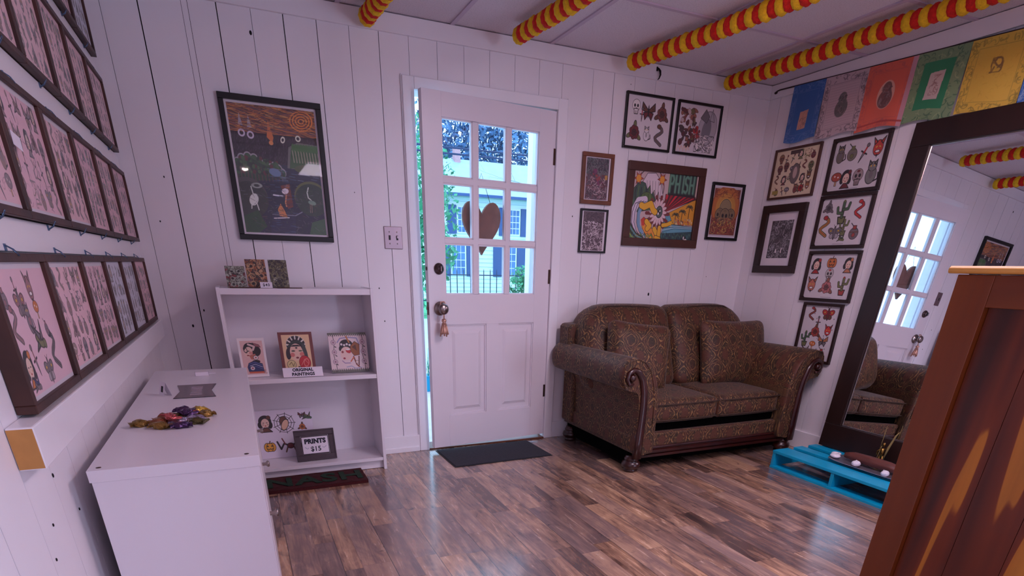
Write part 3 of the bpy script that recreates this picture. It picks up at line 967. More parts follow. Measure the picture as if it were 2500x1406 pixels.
# tassel looped over the knob
t = thing('door_tassel', (1.7072 + 0.006, -0.146, .80), 'copper and gold tassel hanging from the round door knob', 'tassel')
mb = MB(); mb.tube([(0, 0, .142), (-.018, .004, .162), (-.014, .010, .178), (.010, .012, .180), (.018, .006, .162), (0, 0, .140), (.002, -.002, .10), (0, -.004, .078)], .0045, 8); obj('cord_loop', mb, M['gold_tass'], t)
mb = MB(); mb.lathe([(0, .082), (.013, .080), (.016, .068), (.010, .058), (.013, .05), (.018, .03), (.026, .0), (.018, -.008), (0, -.006)], (0, -.004, 0), 14)
for k in range(10):
    a = 2 * PI * k / 10; mb.tube([(.010 * math.cos(a), -.004 + .010 * math.sin(a), .055), (.022 * math.cos(a), -.004 + .02 * math.sin(a), .01), (.026 * math.cos(a), -.004 + .022 * math.sin(a), -.012 - .006 * (k % 3))], .0045, 6)
obj('fringe', mb, M['gold_tass'], t)

# heart hung on the outside of the glass
ht = []
for k in range(48):
    a = 2 * PI * k / 48
    ht.append((math.copysign(abs(math.sin(a)) ** 2.3, math.sin(a)) * .134, (13 * math.cos(a) - 5 * math.cos(2 * a) - 2 * math.cos(3 * a) - math.cos(4 * a) + 2.5) / 29 * .300))
mb = MB(); mb.prism([(x, z) for x, z in ht], -.011, .011, 'y')
hr = R(6.3)
ho = obj('heart_plaque', mb, M['heart'], None, loc=(2.533 - .494 * math.cos(hr) - .075 * math.sin(hr), -.002 - .494 * math.sin(hr) + .075 * math.cos(hr), 1.400), rot=(0, 0, hr), bevel=0.004)
tag(ho, 'brown heart plaque hanging outside the door glass', 'wall decoration')
mb = MB(); mb.tube([(-.07, 0, .125), (-.02, .0, .25), (0, .0, .30), (.02, .0, .25), (.07, 0, .125)], .0015, 6)
obj('hanging_string', mb, M['cord'], ho)

# switch plate
t = thing('switch_plate', (1.457, 0, 1.328), 'metal double toggle switch plate on the white board wall beside the door', 'light switch')
mb = MB(); mb.prism([(-.055, -.06), (.055, -.06), (.055, .06), (-.055, .06)], -.007, 0, 'y'); obj('plate', mb, M['steel'], t, bevel=0.004, seg=3)
for x in (-.023, .023):
    mb = MB(); mb.box(x - .006, x + .006, -.0078, -.004, -.012, .013); obj('slot', mb, M['plate_hole'], t)
    for z in (-.031, .031):
        mb = MB(); mb.ell((x, -.0072, z), .0042, .0022, .0042); obj('screw', mb, M['nickel'], t)
    if x > 0:
        mb = MB(); mb.box(x - .0035, x + .0035, -.018, -.006, -.002, .010, None); obj('toggle', mb, M['steel'], t)

# iron hook on the crown board
mb = MB(); mb.tube([(0, 0, .03), (.006, -.010, .022), (.016, -.016, .010), (.020, -.016, -.008), (.014, -.014, -.026), (.006, -.012, -.034)], [.004, .006, .007, .006, .004, .002], 8); mb.box(-.004, .006, -.004, 0, .012, .034)
tag(obj('ceiling_hook', mb, M['hook'], None, loc=(3.225, -0.018, 2.322)), 'small black iron hook on the white crown board', 'hook')

# ------------------------------------------------------------------ light panels behind the camera
def panel(x0, x1, y0, y1, L, label, col=(1.0, 0.80, 0.93)):
    cxp, cyp = (x0 + x1) / 2, (y0 + y1) / 2
    t = thing('ceiling_light', (cxp, cyp, H), label, 'ceiling light', 'fluorescent ceiling panels')
    m = NT('lit_diffuser'); m.set((.9, .9, .9), emit=col, estr=L)
    w, d = (x1 - x0) / 2, (y1 - y0) / 2
    mb = MB(); mb.box(-w, w, -d, d, -.004, .0); obj('diffuser', mb, m.m, t)
    mb = MB()
    for a in ((-w - .015, -w, -d - .015, d + .015), (w, w + .015, -d - .015, d + .015), (-w, w, -d - .015, -d), (-w, w, d, d + .015)):
        mb.box(a[0], a[1], a[2], a[3], -.008, 0)
    obj('light_frame', mb, M['trim'], t)


panel(2.27, 2.88, -3.16, -1.96, 25, 'long lit ceiling panel in the front room', (0.96, 0.79, 1.0))
panel(1.66, 2.27, -6.60, -5.42, 10, 'long lit ceiling panel in the middle of the back room', (0.96, 0.80, 1.0))
t = thing('ceiling_light', (.93, -6.4, H), 'small round recessed lamp in the back room ceiling', 'ceiling light')
m = NT('lit_bulb'); m.set((.9, .9, .9), emit=(1, .85, .8), estr=60)
mb = MB(); mb.ell((0, 0, -.01), .04, .04, .02, 16, 8); obj('bulb', mb, m.m, t)
mb = MB(); mb.lathe([(.045, -.001), (.06, -.008), (.075, -.001)], (0, 0, 0), 24); obj('light_trim', mb, M['trim'], t)
# ------------------------------------------------------------------ outside the door
M['porch'] = simple('porch_whitewash', (200, 188, 190), 0.7, var=0.1, scale=10)
M['post'] = simple('porch_post_paint', (232, 232, 244), 0.5, var=0.02)
M['siding'] = simple('white_house_siding', (232, 238, 246), 0.6, var=0.03, scale=2)
M['roof'] = simple('pale_metal_roof', (160, 184, 204), 0.5, var=0.1, scale=2)
M['blueglass'] = simple('blue_window_pane', (70, 120, 180), 0.15, var=0.3, scale=2)
M['shutter'] = simple('slate_blue_shutter', (50, 84, 140), 0.6)
M['lawn'] = simple('green_lawn', (80, 176, 120), 0.9, var=0.3, scale=3)
M['road'] = simple('pale_road', (176, 190, 206), 0.9, var=0.06, scale=3)
M['leafA'] = simple('blue_green_leaves', (96, 134, 172), 0.7, var=0.5, scale=1.2)
M['leafB'] = simple('bright_green_leaves', (62, 148, 104), 0.7, var=0.5, scale=2)
M['branch'] = simple('grey_blue_bark', (110, 124, 150), 0.8, var=0.3, scale=5)
M['iron'] = simple('blue_black_iron', (34, 50, 84), 0.6)
M['brick'] = simple('chimney_brick', (196, 150, 150), 0.8)

mb = MB(); mb.box(-1, 6, .14, 2.35, -.10, -.03); struct('trim_6', mb, M['porch'])
mb = MB(); mb.box(-30, 80, 2.35, 90, -.6, -.4); tag(obj('lawn', mb, M['lawn']), kind='structure')
mb = MB(); mb.box(-30, 80, 4.2, 15.5, -.42, -.385); tag(obj('street', mb, M['road']), kind='structure')
t = thing('porch_post', (3.165, 1.6, -.03), 'white square porch post outside the door glass', 'post')
mb = MB(); mb.box(-.05, .05, -.05, .05, 0, 2.9); obj('shaft', mb, M['post'], t, bevel=.004)
mb = MB(); mb.box(-.065, .065, -.065, .065, 0, .12); obj('base_block', mb, M['post'], t, bevel=.004)
t = thing('planter_box', (2.28, 2.22, -.03), 'turquoise planter box on the edge of the porch', 'planter')
mb = MB(); mb.box(-.3, .3, -.09, .09, 0, .16); obj('box', mb, M['teal'], t, bevel=.005)
mb = MB()
for k in range(120):
    a, b = rr.uniform(-.28, .28), rr.uniform(-.08, .08); q = Vector((a, b, .15)); e = q + Vector((rr.uniform(-.06, .06), rr.uniform(-.06, .06), rr.uniform(.08, .3)))
    mb.tube([q, e], [.004, .001], 4)
obj('plants', mb, M['leafB'], t)

# white house across the street
hs = thing('house', (15.5, 30.5, -.4), 'white two storey house across the street seen through the door panes', 'house')
mb = MB(); mb.box(-9, 9, -2.5, 4, 0, 4.95); obj('walls', mb, M['siding'], hs)
mb = MB()
for k in range(24): mb.box(-9, 9, -2.52, -2.5, .2 * k + .19, .2 * k + .2)
obj('clapboard_lines', mb, M['roof'], hs)
mb = MB(); mb.add([(-9.6, -3.1, 4.85), (9.6, -3.1, 4.85), (9.6, .8, 6.9), (-9.6, .8, 6.9), (9.6, 4.6, 4.85), (-9.6, 4.6, 4.85)], [(0, 1, 2, 3), (3, 2, 4, 5), (1, 4, 2), (0, 3, 5), (0, 5, 4, 1)])
obj('roof', mb, M['roof'], hs)
mb = MB(); mb.box(-9.6, 9.6, -3.2, -3.06, 4.78, 4.9); obj('gutter', mb, M['shutter'], hs)
mb = MB(); mb.box(-2.98, -2.66, .4, .8, 6, 7.35); obj('chimney', mb, M['brick'], hs)


def house_window(x, z, w, h, sh=True):
    mb = MB()
    mb.box(x - w / 2, x + w / 2, -2.56, -2.5, z, z + h)
    wn = obj('window', mb, M['post'], hs)
    for i in range(3):
        for j in range(4):
            q = MB(); a = x - w / 2 + .05 + i * (w - .1) / 3; b = z + .05 + j * (h - .1) / 4
            q.box(a + .02, a + (w - .1) / 3 - .02, -2.575, -2.555, b + .02, b + (h - .1) / 4 - .02); obj('pane', q, M['blueglass'], wn)
    if sh:
        for s in (-1, 1):
            q = MB(); q.box(x + s * (w / 2 + .28) - .24, x + s * (w / 2 + .28) + .24, -2.57, -2.5, z - .03, z + h + .03); obj('shutter', q, M['shutter'], hs)


for x in (-3.6, -.7, 2.4): house_window(x, 3.15, .7, 1.25)
for x in (-3.9, -.95, 2.4): house_window(x, 1.15, .85, 1.5)

# garden fence
fn = thing('iron_fence', (13.5, 21, -.4), 'dark iron picket fence in front of the white house', 'fence')
mb = MB(); mb.box(-8, 8, -.015, .015, .25, .29); mb.box(-8, 8, -.015, .015, 1.25, 1.29); obj('rails', mb, M['iron'], fn)
for k in range(54):
    mb = MB(); x = -8 + k * .3; mb.tube([(x, 0, 0), (x, 0, 1.42), (x, 0, 1.52)], [.018, .018, .002], 6); obj('picket', mb, M['iron'], fn)


def leaf_cloud(c, rx, ry, rz, n, s, seed):
    q = random.Random(seed); mb = MB()
    for _ in range(n):
        d = Vector((q.gauss(0, 1), q.gauss(0, 1), q.gauss(0, 1))).normalized() * q.random() ** .4
        p = Vector(c) + Vector((d.x * rx, d.y * ry, d.z * rz))
        a = Vector((q.gauss(0, 1), q.gauss(0, 1), q.gauss(0, 1))).normalized(); b = a.orthogonal().normalized(); k = s * q.uniform(.5, 1.3)
        mb.add([p - a * k, p + b * k * .5, p + a * k, p - b * k * .5], [(0, 1, 2, 3)])
    return mb


def branchy(base, h, seed, r0=.16, depth=4, tilt=(0, 0)):
    q = random.Random(seed); mb = MB()

    def grow(p, d, L, r, k):
        pts = [p]; rad = [r]
        for i in range(4):
            d = (d + Vector((q.gauss(0, .16), q.gauss(0, .16), q.gauss(0.02, .1)))).normalized(); p = p + d * L / 4
            pts.append(p); rad.append(r * (1 - .12 * (i + 1)))
        mb.tube(pts, rad, 5, False)
        if k > 0:
            for _ in range(q.choice((2, 3, 3))):
                nd = (d + Vector((q.gauss(0, .6), q.gauss(0, .5), q.gauss(0, .35)))).normalized()
                grow(p, nd, L * q.uniform(.6, .85), rad[-1] * .68, k - 1)
    grow(Vector(base), Vector((tilt[0], tilt[1], 1)).normalized(), h * .42, r0, depth)
    return mb


for i, (x, y, h, sd, lb) in enumerate([(16.4, 23.8, 7.2, 5, 'bare branching tree in front of the white house, right of the heart plaque'), (7.6, 25.0, 6.4, 11, 'bare branching tree at the left end of the iron fence')]):
    t = thing('tree', (x, y, -.4), lb, 'tree')
    obj('trunk', branchy((0, 0, 0), h, sd, .14, 6), M['branch'], t)
    obj('leaves', leaf_cloud((0, 0, h * .85), 2.6, 2.2, 1.6, 900, .07, sd), M['leafA'], t)
for i, (x, y, h, rx, sd, lb) in enumerate([(7, 39, 9.5, 6, 1, 'dense blue green tree behind the left end of the house roof'), (19.5, 42.5, 10.6, 6.3, 2, 'dense blue green tree behind the middle of the house roof'), (33.5, 43, 10.5, 7.4, 3, 'dense blue green tree behind the right end of the house roof')]):
    t = thing('tree', (x, y, -.4), lb, 'tree')
    obj('trunk', branchy((0, 0, 0), h, sd, .3, 3), M['branch'], t)
    obj('leaves', leaf_cloud((0, 0, h * .9), rx, 3.0, 5.2, 7000, .26, sd), M['leafA'], t)
for x, y, rx, h, sd, lb in [(12.3, 20.2, 1.2, 1.6, 7, 'bright green shrub by the iron fence, left of the heart plaque'), (16.2, 22.4, .9, 1.0, 8, 'green shrub under the right end of the iron fence'), (2.95, 9.4, .0, 0, 0, '')]:
    if not h: continue
    t = thing('shrub', (x, y, -.4), lb, 'shrub')
    obj('foliage', leaf_cloud((0, 0, h * .55), rx, .6, h * .6, 1100, .12, sd), M['leafB'], t)
    obj('stems', branchy((0, 0, 0), h, sd, .04, 3), M['branch'], t)
t = thing('tree', (6.2, 17.0, -.4), 'leafy green tree seen through the gap beside the open door', 'tree')
obj('trunk', branchy((0, 0, 0), 5, 21, .12, 4), M['branch'], t)
obj('leaves', leaf_cloud((0, 0, 3.0), 1.6, 1.6, 2.9, 2600, .14, 33), M['leafB'], t)
for z, lb in ((3.47, 'upper overhead cable crossing the view through the door panes'), (3.36, 'lower overhead cable crossing the view through the door panes')):
    mb = MB(); mb.tube([(-10 + k * 3, 10, z + .0025 * (k - 5) ** 2) for k in range(11)], .018, 6); tag(obj('overhead_cable', mb, M['iron']), lb, 'cable')
# ------------------------------------------------------------------ white bookcase
bk = thing('bookcase', (.847, -.187, 0), 'white open bookcase with three bays standing against the back wall', 'bookcase')
hw, D0, D1 = .400, -.140, .140
for s in (-1, 1):
    mb = MB(); mb.box(s * hw, s * (hw - .018), D0, D1, 0, 1.060); obj('side_panel', mb, M['white_lam'], bk, bevel=.001)
for nm, z0, z1, y0 in (('top_panel', 1.026, 1.056, D0 + .004), ('shelf', .568, .592, D0 + .006), ('shelf', .058, .078, D0 + .006)):
    mb = MB(); mb.box(-hw + .018, hw - .018, y0, D1 - .006, z0, z1); obj(nm, mb, M['white_lam'], bk, bevel=.001)
mb = MB(); mb.box(-hw + .018, hw - .018, D0 + .034, D0 + .048, .002, .058); obj('kickboard', mb, M['white_lam'], bk, bevel=.001)
mb = MB(); mb.box(-hw + .018, hw - .018, D1 - .006, D1, .01, 1.05); obj('back_panel', mb, M['white_lam'], bk)

# ------------------------------------------------------------------ low white cabinet
cb = thing('white_cabinet', (.336, -1.475, 0), 'long low glossy white cabinet along the left wall', 'cabinet')
w, d0, d1 = .192, -.752, .755
mb = MB(); mb.box(-w, w, d0, d1, .690, .720); obj('top_panel', mb, M['white_lam'], cb, bevel=.0012)
for y0, y1 in ((d0 + .002, d0 + .020), (d1 - .02, d1 - .002)):
    mb = MB(); mb.box(-w + .004, w - .004, y0, y1, 0, .690); obj('end_panel', mb, M['white_lam'], cb, bevel=.001)
mb = MB(); mb.box(-w + .002, -w + .012, d0 + .02, d1 - .02, .02, .690); obj('back_panel', mb, M['white_lam'], cb)
mb = MB(); mb.box(w - .016, w - .004, d0 + .02, d1 - .02, .0, .06); obj('kickboard', mb, M['white_lam'], cb)
for k in range(3):
    mb = MB(); a = d0 + .022 + k * (d1 - d0 - .04) / 3; mb.box(w - .016, w, a, a + (d1 - d0 - .04) / 3 - .004, .065, .685)
    dr = obj('door', mb, M['white_lam'], cb, bevel=.0012)
    q = MB(); q.lathe([(.006, 0), (.006, .012), (.012, .018), (.010, .024), (0, .025)], (w, a + .06, .52), 14, 'x'); obj('knob', q, M['nickel'], dr)
for x in (-w + .022, w - .03):
    mb = MB(); mb.lathe([(.006, .7200), (.006, .7206), (0, .7206)], (x, d0 + .024, 0), 12); obj('screw_cap', mb, M['bronze'], cb)

# ------------------------------------------------------------------ rail and racks of framed sheets on the left wall
mb = MB(); mb.box(XL, XL + .045, -2.470, -.02, .803, .887)
rail = tag(obj('wall_rail', mb, M['trim'], None, bevel=.003), 'white painted wooden rail under the bottom row of framed sheets', 'rail')
mb = MB(); mb.box(XL + .002, XL + .043, -2.4715, -2.470, .806, .884); obj('sawn_end', mb, M['rackpale'], rail)
for z0, z1, lb in ((1.190, 1.257, 'white board between the bottom and second rows of framed sheets'), (1.562, 1.634, 'white board between the second and third rows of framed sheets'), (1.924, 1.992, 'white board between the third and top rows of framed sheets')):
    mb = MB(); mb.box(XL, XL + .018, -3.3, -.02, z0, z1); tag(obj('wall_rail', mb, M['trim'], None, bevel=.002), lb, 'rail')

yk = [-.085, -.480, -.850, -1.212, -1.580, -1.982, -2.385, -2.78]
rows = [(.893, 1.187), (1.260, 1.559), (1.637, 1.920), (1.996, 2.290)]
PINK = ['e8bfc6', 'e2b8c2', 'e8c4ca', 'e0bac4', 'e4bcc2', 'eac6ca']
rown = ['bottom', 'second', 'third', 'top']
ordn = ['nearest the back wall', 'second from the back wall', 'third from the back wall', 'fourth from the back wall', 'fifth from the back wall', 'sixth from the back wall', 'seventh from the back wall']


def frame_mb(w, h, fw_, d, axis):
    """picture frame ring centred on 0, lying against y=0 (axis y) or x=0 (axis x), depth d into the room"""
    mb = MB()
    for a in ((-w / 2, w / 2, h / 2 - fw_, h / 2), (-w / 2, w / 2, -h / 2, -h / 2 + fw_), (-w / 2, -w / 2 + fw_, -h / 2 + fw_, h / 2 - fw_), (w / 2 - fw_, w / 2, -h / 2 + fw_, h / 2 - fw_)):
        if axis == 'y': mb.box(a[0], a[1], -d, 0, a[2], a[3])
        else: mb.box(0, d, a[0], a[1], a[2], a[3])
    return mb


for rI, (z0, z1) in enumerate(rows):
    for k in range(6 if rI == 0 else 7):
        if rI == 3 and k > 3: continue
        y1, y0 = yk[k], yk[k + 1]
        w_, h_ = y1 - y0 - .002, z1 - z0
        grey = (rI == 0 and k in (1, 2)) or (rI == 3 and k % 2 == 0)
        col = 'd2d2de' if grey else PINK[(k * 3 + rI) % 6]
        tone = 'grey' if grey else 'pink'
        t = thing('picture_frame', (XL + .001, (y0 + y1) / 2, (z0 + z1) / 2), 'framed %s tattoo sheet, %s row on the left wall, %s' % (tone, rown[rI], ordn[k]), 'framed picture', 'framed tattoo sheets on the left wall')
        obj('frame', frame_mb(w_, h_, .017, .036, 'x'), M['rackwood'], t, bevel=.0015, seg=1)
        cell = .0013 if k > 3 else .0017
        c = CV(w_ - .034, h_ - .034, col, cell, seed=rI * 10 + k)
        near = (rI == 0 and k > 2) or (rI == 1 and k > 2)
        pal = [(150, 96, 100), (128, 108, 112), (116, 100, 108), (150, 110, 96)] if not grey else [(110, 112, 122), (130, 130, 140), (96, 98, 110)]
        if rI == 0 and k == 5:
            for x, y, kd, s_, P in [(.16, .24, 'pot', .2, pal), (.48, .2, 'dagger', .2, pal), (.50, .30, 'moth', .26, pal), (.86, .2, 'devil', .26, pal), (.22, .45, 'snake', .3, pal), (.60, .42, 'cat', .24, pal), (.88, .36, 'mushroom', .2, [ORG, BRN, GRY]),
                                     (.72, .60, 'bird', .34, [OLV, GRY, GRN]), (.22, .76, 'lady', .30, [ORG, OLV, RED]), (.42, .72, 'dagger', .26, pal), (.72, .84, 'moth', .26, [GRY, LGR]), (1.02, .72, 'snake', .36, [K, GRY, BRN]), (.28, .90, 'bird', .2, [GRY, BLU]), (1.0, .52, 'pot', .16, pal)]:
                motif(c, kd, x, y, s_, P, .12)
        else:
            flash(c, 5, 4, .05, pal, .38 if near else .55, jit=.4)
            c.scribble(.05, .05, c.a - .05, .95, 50, [(150, 110, 116), (120, 90, 100)] if not grey else [(120, 120, 130)], .006, .06, .7)
        if rI <= 1 and k >= 3:
            c.rect(.0, .0, c.a, .05, (214, 206, 212)); c.rect(0, .965, c.a, 1, (214, 206, 212))
        X0 = .0265
        c.mesh('sheet', lambda u, v, w_=w_, h_=h_: (X0, -(w_ - .034) / 2 + u * (w_ - .034), (h_ - .034) / 2 - v * (h_ - .034)), M['art'], t)
        mb = MB(); mb.box(.0, .0255, -w_ / 2 + .012, w_ / 2 - .012, -h_ / 2 + .012, h_ / 2 - .012); obj('backing_board', mb, M['paper'], t)
        for s in ((1,) if rI == 0 else (-1, 1)):
            mb = MB(); zz = s * (h_ / 2)
            mb.tube([(.019, -.003, zz + s * .014), (.030, -.004, zz + s * .007), (.0375, -.003, zz - s * .005), (.0375, .003, zz - s * .005), (.030, .004, zz + s * .007), (.019, .003, zz + s * .014)], .0013, 6)
            mb.box(.017, .020, -.004, .004, zz + s * .003, zz + s * .017)
            obj('clip', mb, M['clip'], t)
mb = MB(); mb.box(0, .0008, -.032, .032, -.014, .014)  # thin white rectangle in front of a framed sheet
tag(obj('white_rectangle', mb, M['paper'], None, loc=(XL + .0385, -1.93, 1.418), rot=(R(-6), 0, 0)), 'small blank white rectangle on a pink framed sheet', 'card')

# ------------------------------------------------------------------ cedar counter cabinet on the right
cd_ = thing('cedar_cabinet', (2.26, -3.46, 0), 'orange cedar cabinet with panelled side in the right foreground', 'cabinet')
x0, x1, y0, y1 = -.26, .26, -.50, .50
Z1 = 1.188
mb = MB(); mb.prism([(x0 - .012, Z1 + .002), (x0 - .016, Z1 + .006), (x0 - .016, Z1 + .012), (x0 - .010, Z1 + .017), (x1 + .016, Z1 + .017), (x1 + .016, Z1)], y0 - .015, y1 + .015, 'y'); obj('top_board', mb, M['cedar_top'], cd_, bevel=.002)
for a in ((y1 - .075, y1), (y0, y0 + .075)):
    mb = MB(); mb.box(x0, x0 + .022, a[0], a[1], 0, Z1); obj('stile', mb, M['cedar'], cd_, bevel=.0015)
mb = MB(); mb.box(x0 + .0005, x0 + .0225, y0 + .075, y1 - .075, Z1 - .063, Z1); obj('top_rail', mb, M['cedar_h'], cd_, bevel=.0015)
mb = MB(); mb.box(x0 + .0005, x0 + .0225, y0 + .075, y1 - .075, 0.0, .09); obj('bottom_rail', mb, M['cedar_h'], cd_, bevel=.0015)
n = 8
mb = MB()
for k in range(n):
    a = y0 + .075 + k * (y1 - y0 - .15) / n; mb.box(x0 + .016, x0 + .026, a, a + (y1 - y0 - .15) / n - .0012, .085, Z1 - .06)
obj('side_panel', mb, M['cedar_panel'], cd_)
mb = MB(); mb.box(x0 + .022, x1, y1 - .02, y1, 0, Z1); obj('back_panel', mb, M['cedar'], cd_)
mb = MB(); mb.box(x0 + .022, x1, y0, y0 + .02, 0, Z1); obj('front_panel', mb, M['cedar'], cd_)
mb = MB(); mb.box(x1 - .02, x1, y0 + .02, y1 - .02, 0, Z1); obj('far_side_panel', mb, M['cedar_panel'], cd_)

# ------------------------------------------------------------------ doormats
mb = MB(); mb.box(-.355, .355, -.195, .195, 0, .008)
mt = tag(obj('doormat', mb, M['mattrubber'], None, loc=(2.018, -.250, .0005), rot=(0, 0, R(1.2)), bevel=.004), 'dark grey carpet doormat in front of the door', 'doormat')
mb = MB(); mb.box(-.362, .362, -.202, .202, 0, .003); obj('rubber_edge', mb, M['rubber'], mt)
mb = MB()
for i in range(25): pass
mb.grid(lambda u, v: (-.29 + .58 * u, -.118 + .236 * v, .020 + .002 * math.sin(u * 40) * math.sin(v * 19)), 60, 24)
mb.box(-.29, .29, -.118, .118, 0, .0185)
rm = tag(obj('doormat', mb, M['redmat'], None, loc=(.795, -.4285, 0), rot=(0, 0, R(.4)), bevel=.002), 'thick dark red coir doormat with green letters below the bookcase', 'doormat')
tm = text_mb('NASH', .20, .006, .0015, spacing=1.1)
obj('lettering', tm, M['greenmat'], rm, loc=(0, -.01, .0235))

# ------------------------------------------------------------------ the loveseat
SX = 3.374
sf = thing('loveseat', (SX, -.50, 0), 'brown damask loveseat with scroll arms and bun feet against the back wall', 'sofa')
Y = lambda y: y + .50
mb = MB()
mb.box(-.70, .70, Y(-.928), Y(-.06), .145, .240)
obj('seat_base', mb, M['fabric'], sf, bevel=.012, uvbox=True)
mb = MB(); mb.box(-.675, .675, Y(-.885), Y(-.08), .040, .150); mb.box(-.56, .56, Y(-.885), Y(-.1), .24, .292); obj('base_shade_fill', mb, M['shade_black'], sf)  # dark base lining, lowered, and cushion-gap strip, both standing in for shade
# wood moulding below the front rail: three ridges
mb = MB()
mb.prism([(Y(-.930), .086), (Y(-.945), .088), (Y(-.945), .104), (Y(-.934), .108), (Y(-.934), .114), (Y(-.950), .118), (Y(-.950), .134), (Y(-.936), .138), (Y(-.936), .143), (Y(-.943), .147), (Y(-.940), .156), (Y(-.915), .156), (Y(-.915), .086)], -.645, .645, 'x')
obj('base_moulding', mb, M['mahog'], sf)
# scroll arms
prof = [(.548, .26), (.550, .36), (.556, .46), (.578, .56), (.618, .644), (.680, .690), (.735, .712), (.784, .704), (.818, .672), (.830, .622), (.824, .572), (.800, .538), (.764, .526), (.728, .520), (.706, .490), (.698, .430), (.694, .34), (.692, .24), (.690, .13), (.550, .13)]
for s in (-1, 1):
    mb = MB()
    secs = [(-.972, .975), (-.966, 1.02), (-.950, 1.05), (-.92, 1.06), (-.6, 1.03), (-.35, 1.0), (-.12, 1.0), (-.07, .985), (-.055, .95)]
    # resample the outline smoothly
    ol = []
    for i in range(len(prof)):
        p0, p1, p2, p3 = (prof[(i + j - 1) % len(prof)] for j in range(4))
        for q in (0, .5):
            t2 = [.5 * (2 * p1[d] + (p2[d] - p0[d]) * q + (2 * p0[d] - 5 * p1[d] + 4 * p2[d] - p3[d]) * q * q + (3 * p1[d] - p0[d] - 3 * p2[d] + p3[d]) * q ** 3) for d in (0, 1)]
            ol.append(t2)
    cxm, czm = .70, .45
    vv = []
    for y, k in secs:
        for (u, z) in ol:
            # shrink towards a spine of the profile for the rounded front edge
            su = .66 if z < .5 else .71; sz = min(max(z, .17), .62)
            vv.append((s * (su + (u - su) * k), Y(y), sz + (z - sz) * k if z > .2 else z))
    n = len(ol); fs = []
    for i in range(len(secs) - 1):
        for j in range(n):
            f = (i * n + j, i * n + (j + 1) % n, (i + 1) * n + (j + 1) % n, (i + 1) * n + j)
            fs.append(f if s > 0 else f[::-1])
    mb.add(vv, fs, True)
    c0 = tuple(range(n)); c1 = tuple(range((len(secs) - 1) * n, len(secs) * n))
    mb.add([vv[i] for i in c0], [tuple(range(n))[::-1] if s > 0 else tuple(range(n))]); mb.add([vv[i] for i in c1], [tuple(range(n)) if s > 0 else tuple(range(n))[::-1]])
    arm = obj('arm', mb, M['fabric'], sf, uvbox='wrap', weld=False)
    # gathered welt round the roll
    mb = MB(); mb.tube([(s * (.71 + (u - .71) * .955 if z > .5 else .66 + (u - .66) * .96), Y(-.972), z) for (u, z) in [(.574, .3), (.580, .46), (.600, .56), (.632, .640), (.680, .690), (.735, .712), (.790, .704), (.820, .672), (.832, .622), (.826, .572), (.802, .538)]], .005, 8)
    obj('welt', mb, M['fabric'], arm, uvbox=True)
    # carved wooden front post with scroll
    cl = [(.668, .098), (.667, .20), (.664, .32), (.664, .43), (.672, .52), (.692, .590), (.724, .636), (.762, .652), (.797, .634), (.806, .598), (.788, .568), (.760, .570)]
    hwid = [.028, .028, .026, .024, .022, .020, .018, .016, .014, .012, .010, .007]
    mb = MB(); vv = []; fs = []
    for i, (u, z) in enumerate(cl):
        a, b = cl[max(0, i - 1)], cl[min(len(cl) - 1, i + 1)]
        d = Vector((b[0] - a[0], b[1] - a[1])).normalized(); nn = Vector((-d.y, d.x)) * hwid[i]
        for (m_, yy) in ((1, -.958), (1, -.982), (.5, -.990), (-.5, -.990), (-1, -.982), (-1, -.958)):
            vv.append((s * (u + nn.x * m_), Y(yy), z + nn.y * m_))
    for i in range(len(cl) - 1):
        for j in range(6):
            f = (i * 6 + j, i * 6 + (j + 1) % 6, (i + 1) * 6 + (j + 1) % 6, (i + 1) * 6 + j)
            fs.append(f)
    fs += [tuple(range(6)), tuple(range((len(cl) - 1) * 6, len(cl) * 6))]
    mb.add(vv, fs, True)
    mb.lathe([(0, .0), (.024, .0), (.026, .006), (.020, .010), (.022, .016), (.016, .026), (0, .030)], (s * .772, Y(-.968), .606), 20, 'y')
    obj('arm_post', mb, M['mahog'], sf, weld=True)
# back frame with stepped ends and low camel top
mb = MB()
ol = [(-.72, .15), (.72, .15), (.72, .60), (.775, .70), (.775, .82), (.762, .838), (.66, .842), (.60, .868), (.50, .905), (.30, .922), (0, .926), (-.30, .922), (-.50, .905), (-.60, .868), (-.66, .842), (-.762, .838), (-.775, .82), (-.775, .70), (-.72, .60)]
mb.prism(ol, Y(-.05), Y(-.20), 'y')
obj('back_frame', mb, M['fabric'], sf, bevel=.018, uvbox=True)
# seat cushions
for s in (-1, 1):
    mb = MB(); mb.rbox((0, 0, 0), (.272, .325, .072), .030, (.004, .010, .020), 14)
    sc_ = obj('seat_cushion', mb, M['fabric'], sf, loc=(s * .275, Y(-.588), .364), uvbox=True, weld=True)
    mb = MB()
    for z in (.050, -.050):
        mb.tube([(-.262, -.332, z), (-.15, -.337, z), (0, -.338, z), (.15, -.337, z), (.262, -.332, z), (.275, -.30, z), (.276, .0, z), (.275, .30, z)], .005, 6)
    obj('welt', mb, M['fabdark'], sc_)
# back cushions with rounded outer shoulders
for s in (-1, 1):
    def sh(P, s=s):
        x, y, z = P
        o_ = s * x                           # + is the outer side
        drop = 0.0
        if o_ > .12: drop = .130 * ((o_ - .12) / .26) ** 2.4
        k = max(0, min(1, (z + .05) / .25))
        return (x, y + .10 * (z / .25), z - drop * k)
    mb = MB(); mb.rbox((0, 0, 0), (.366, .105, .266), .075, (.0, .045, .012), 16, sh)
    q = obj('back_cushion', mb, M['fabric'], sf, loc=(s * .364, Y(-.275), .690), uvbox=True, weld=True)
    mb = MB()
    pts = [Vector(sh(Vector(p_))) for p_ in [(-s * .325, -.075, -.10), (-s * .330, -.075, .10), (-s * .30, -.072, .235), (-s * .15, -.078, .262), (0, -.082, .268), (s * .15, -.078, .266), (s * .27, -.07, .250), (s * .325, -.066, .20), (s * .335, -.066, .05)]]
    mb.tube(pts, .0045, 6); obj('welt', mb, M['fabdark'], q)
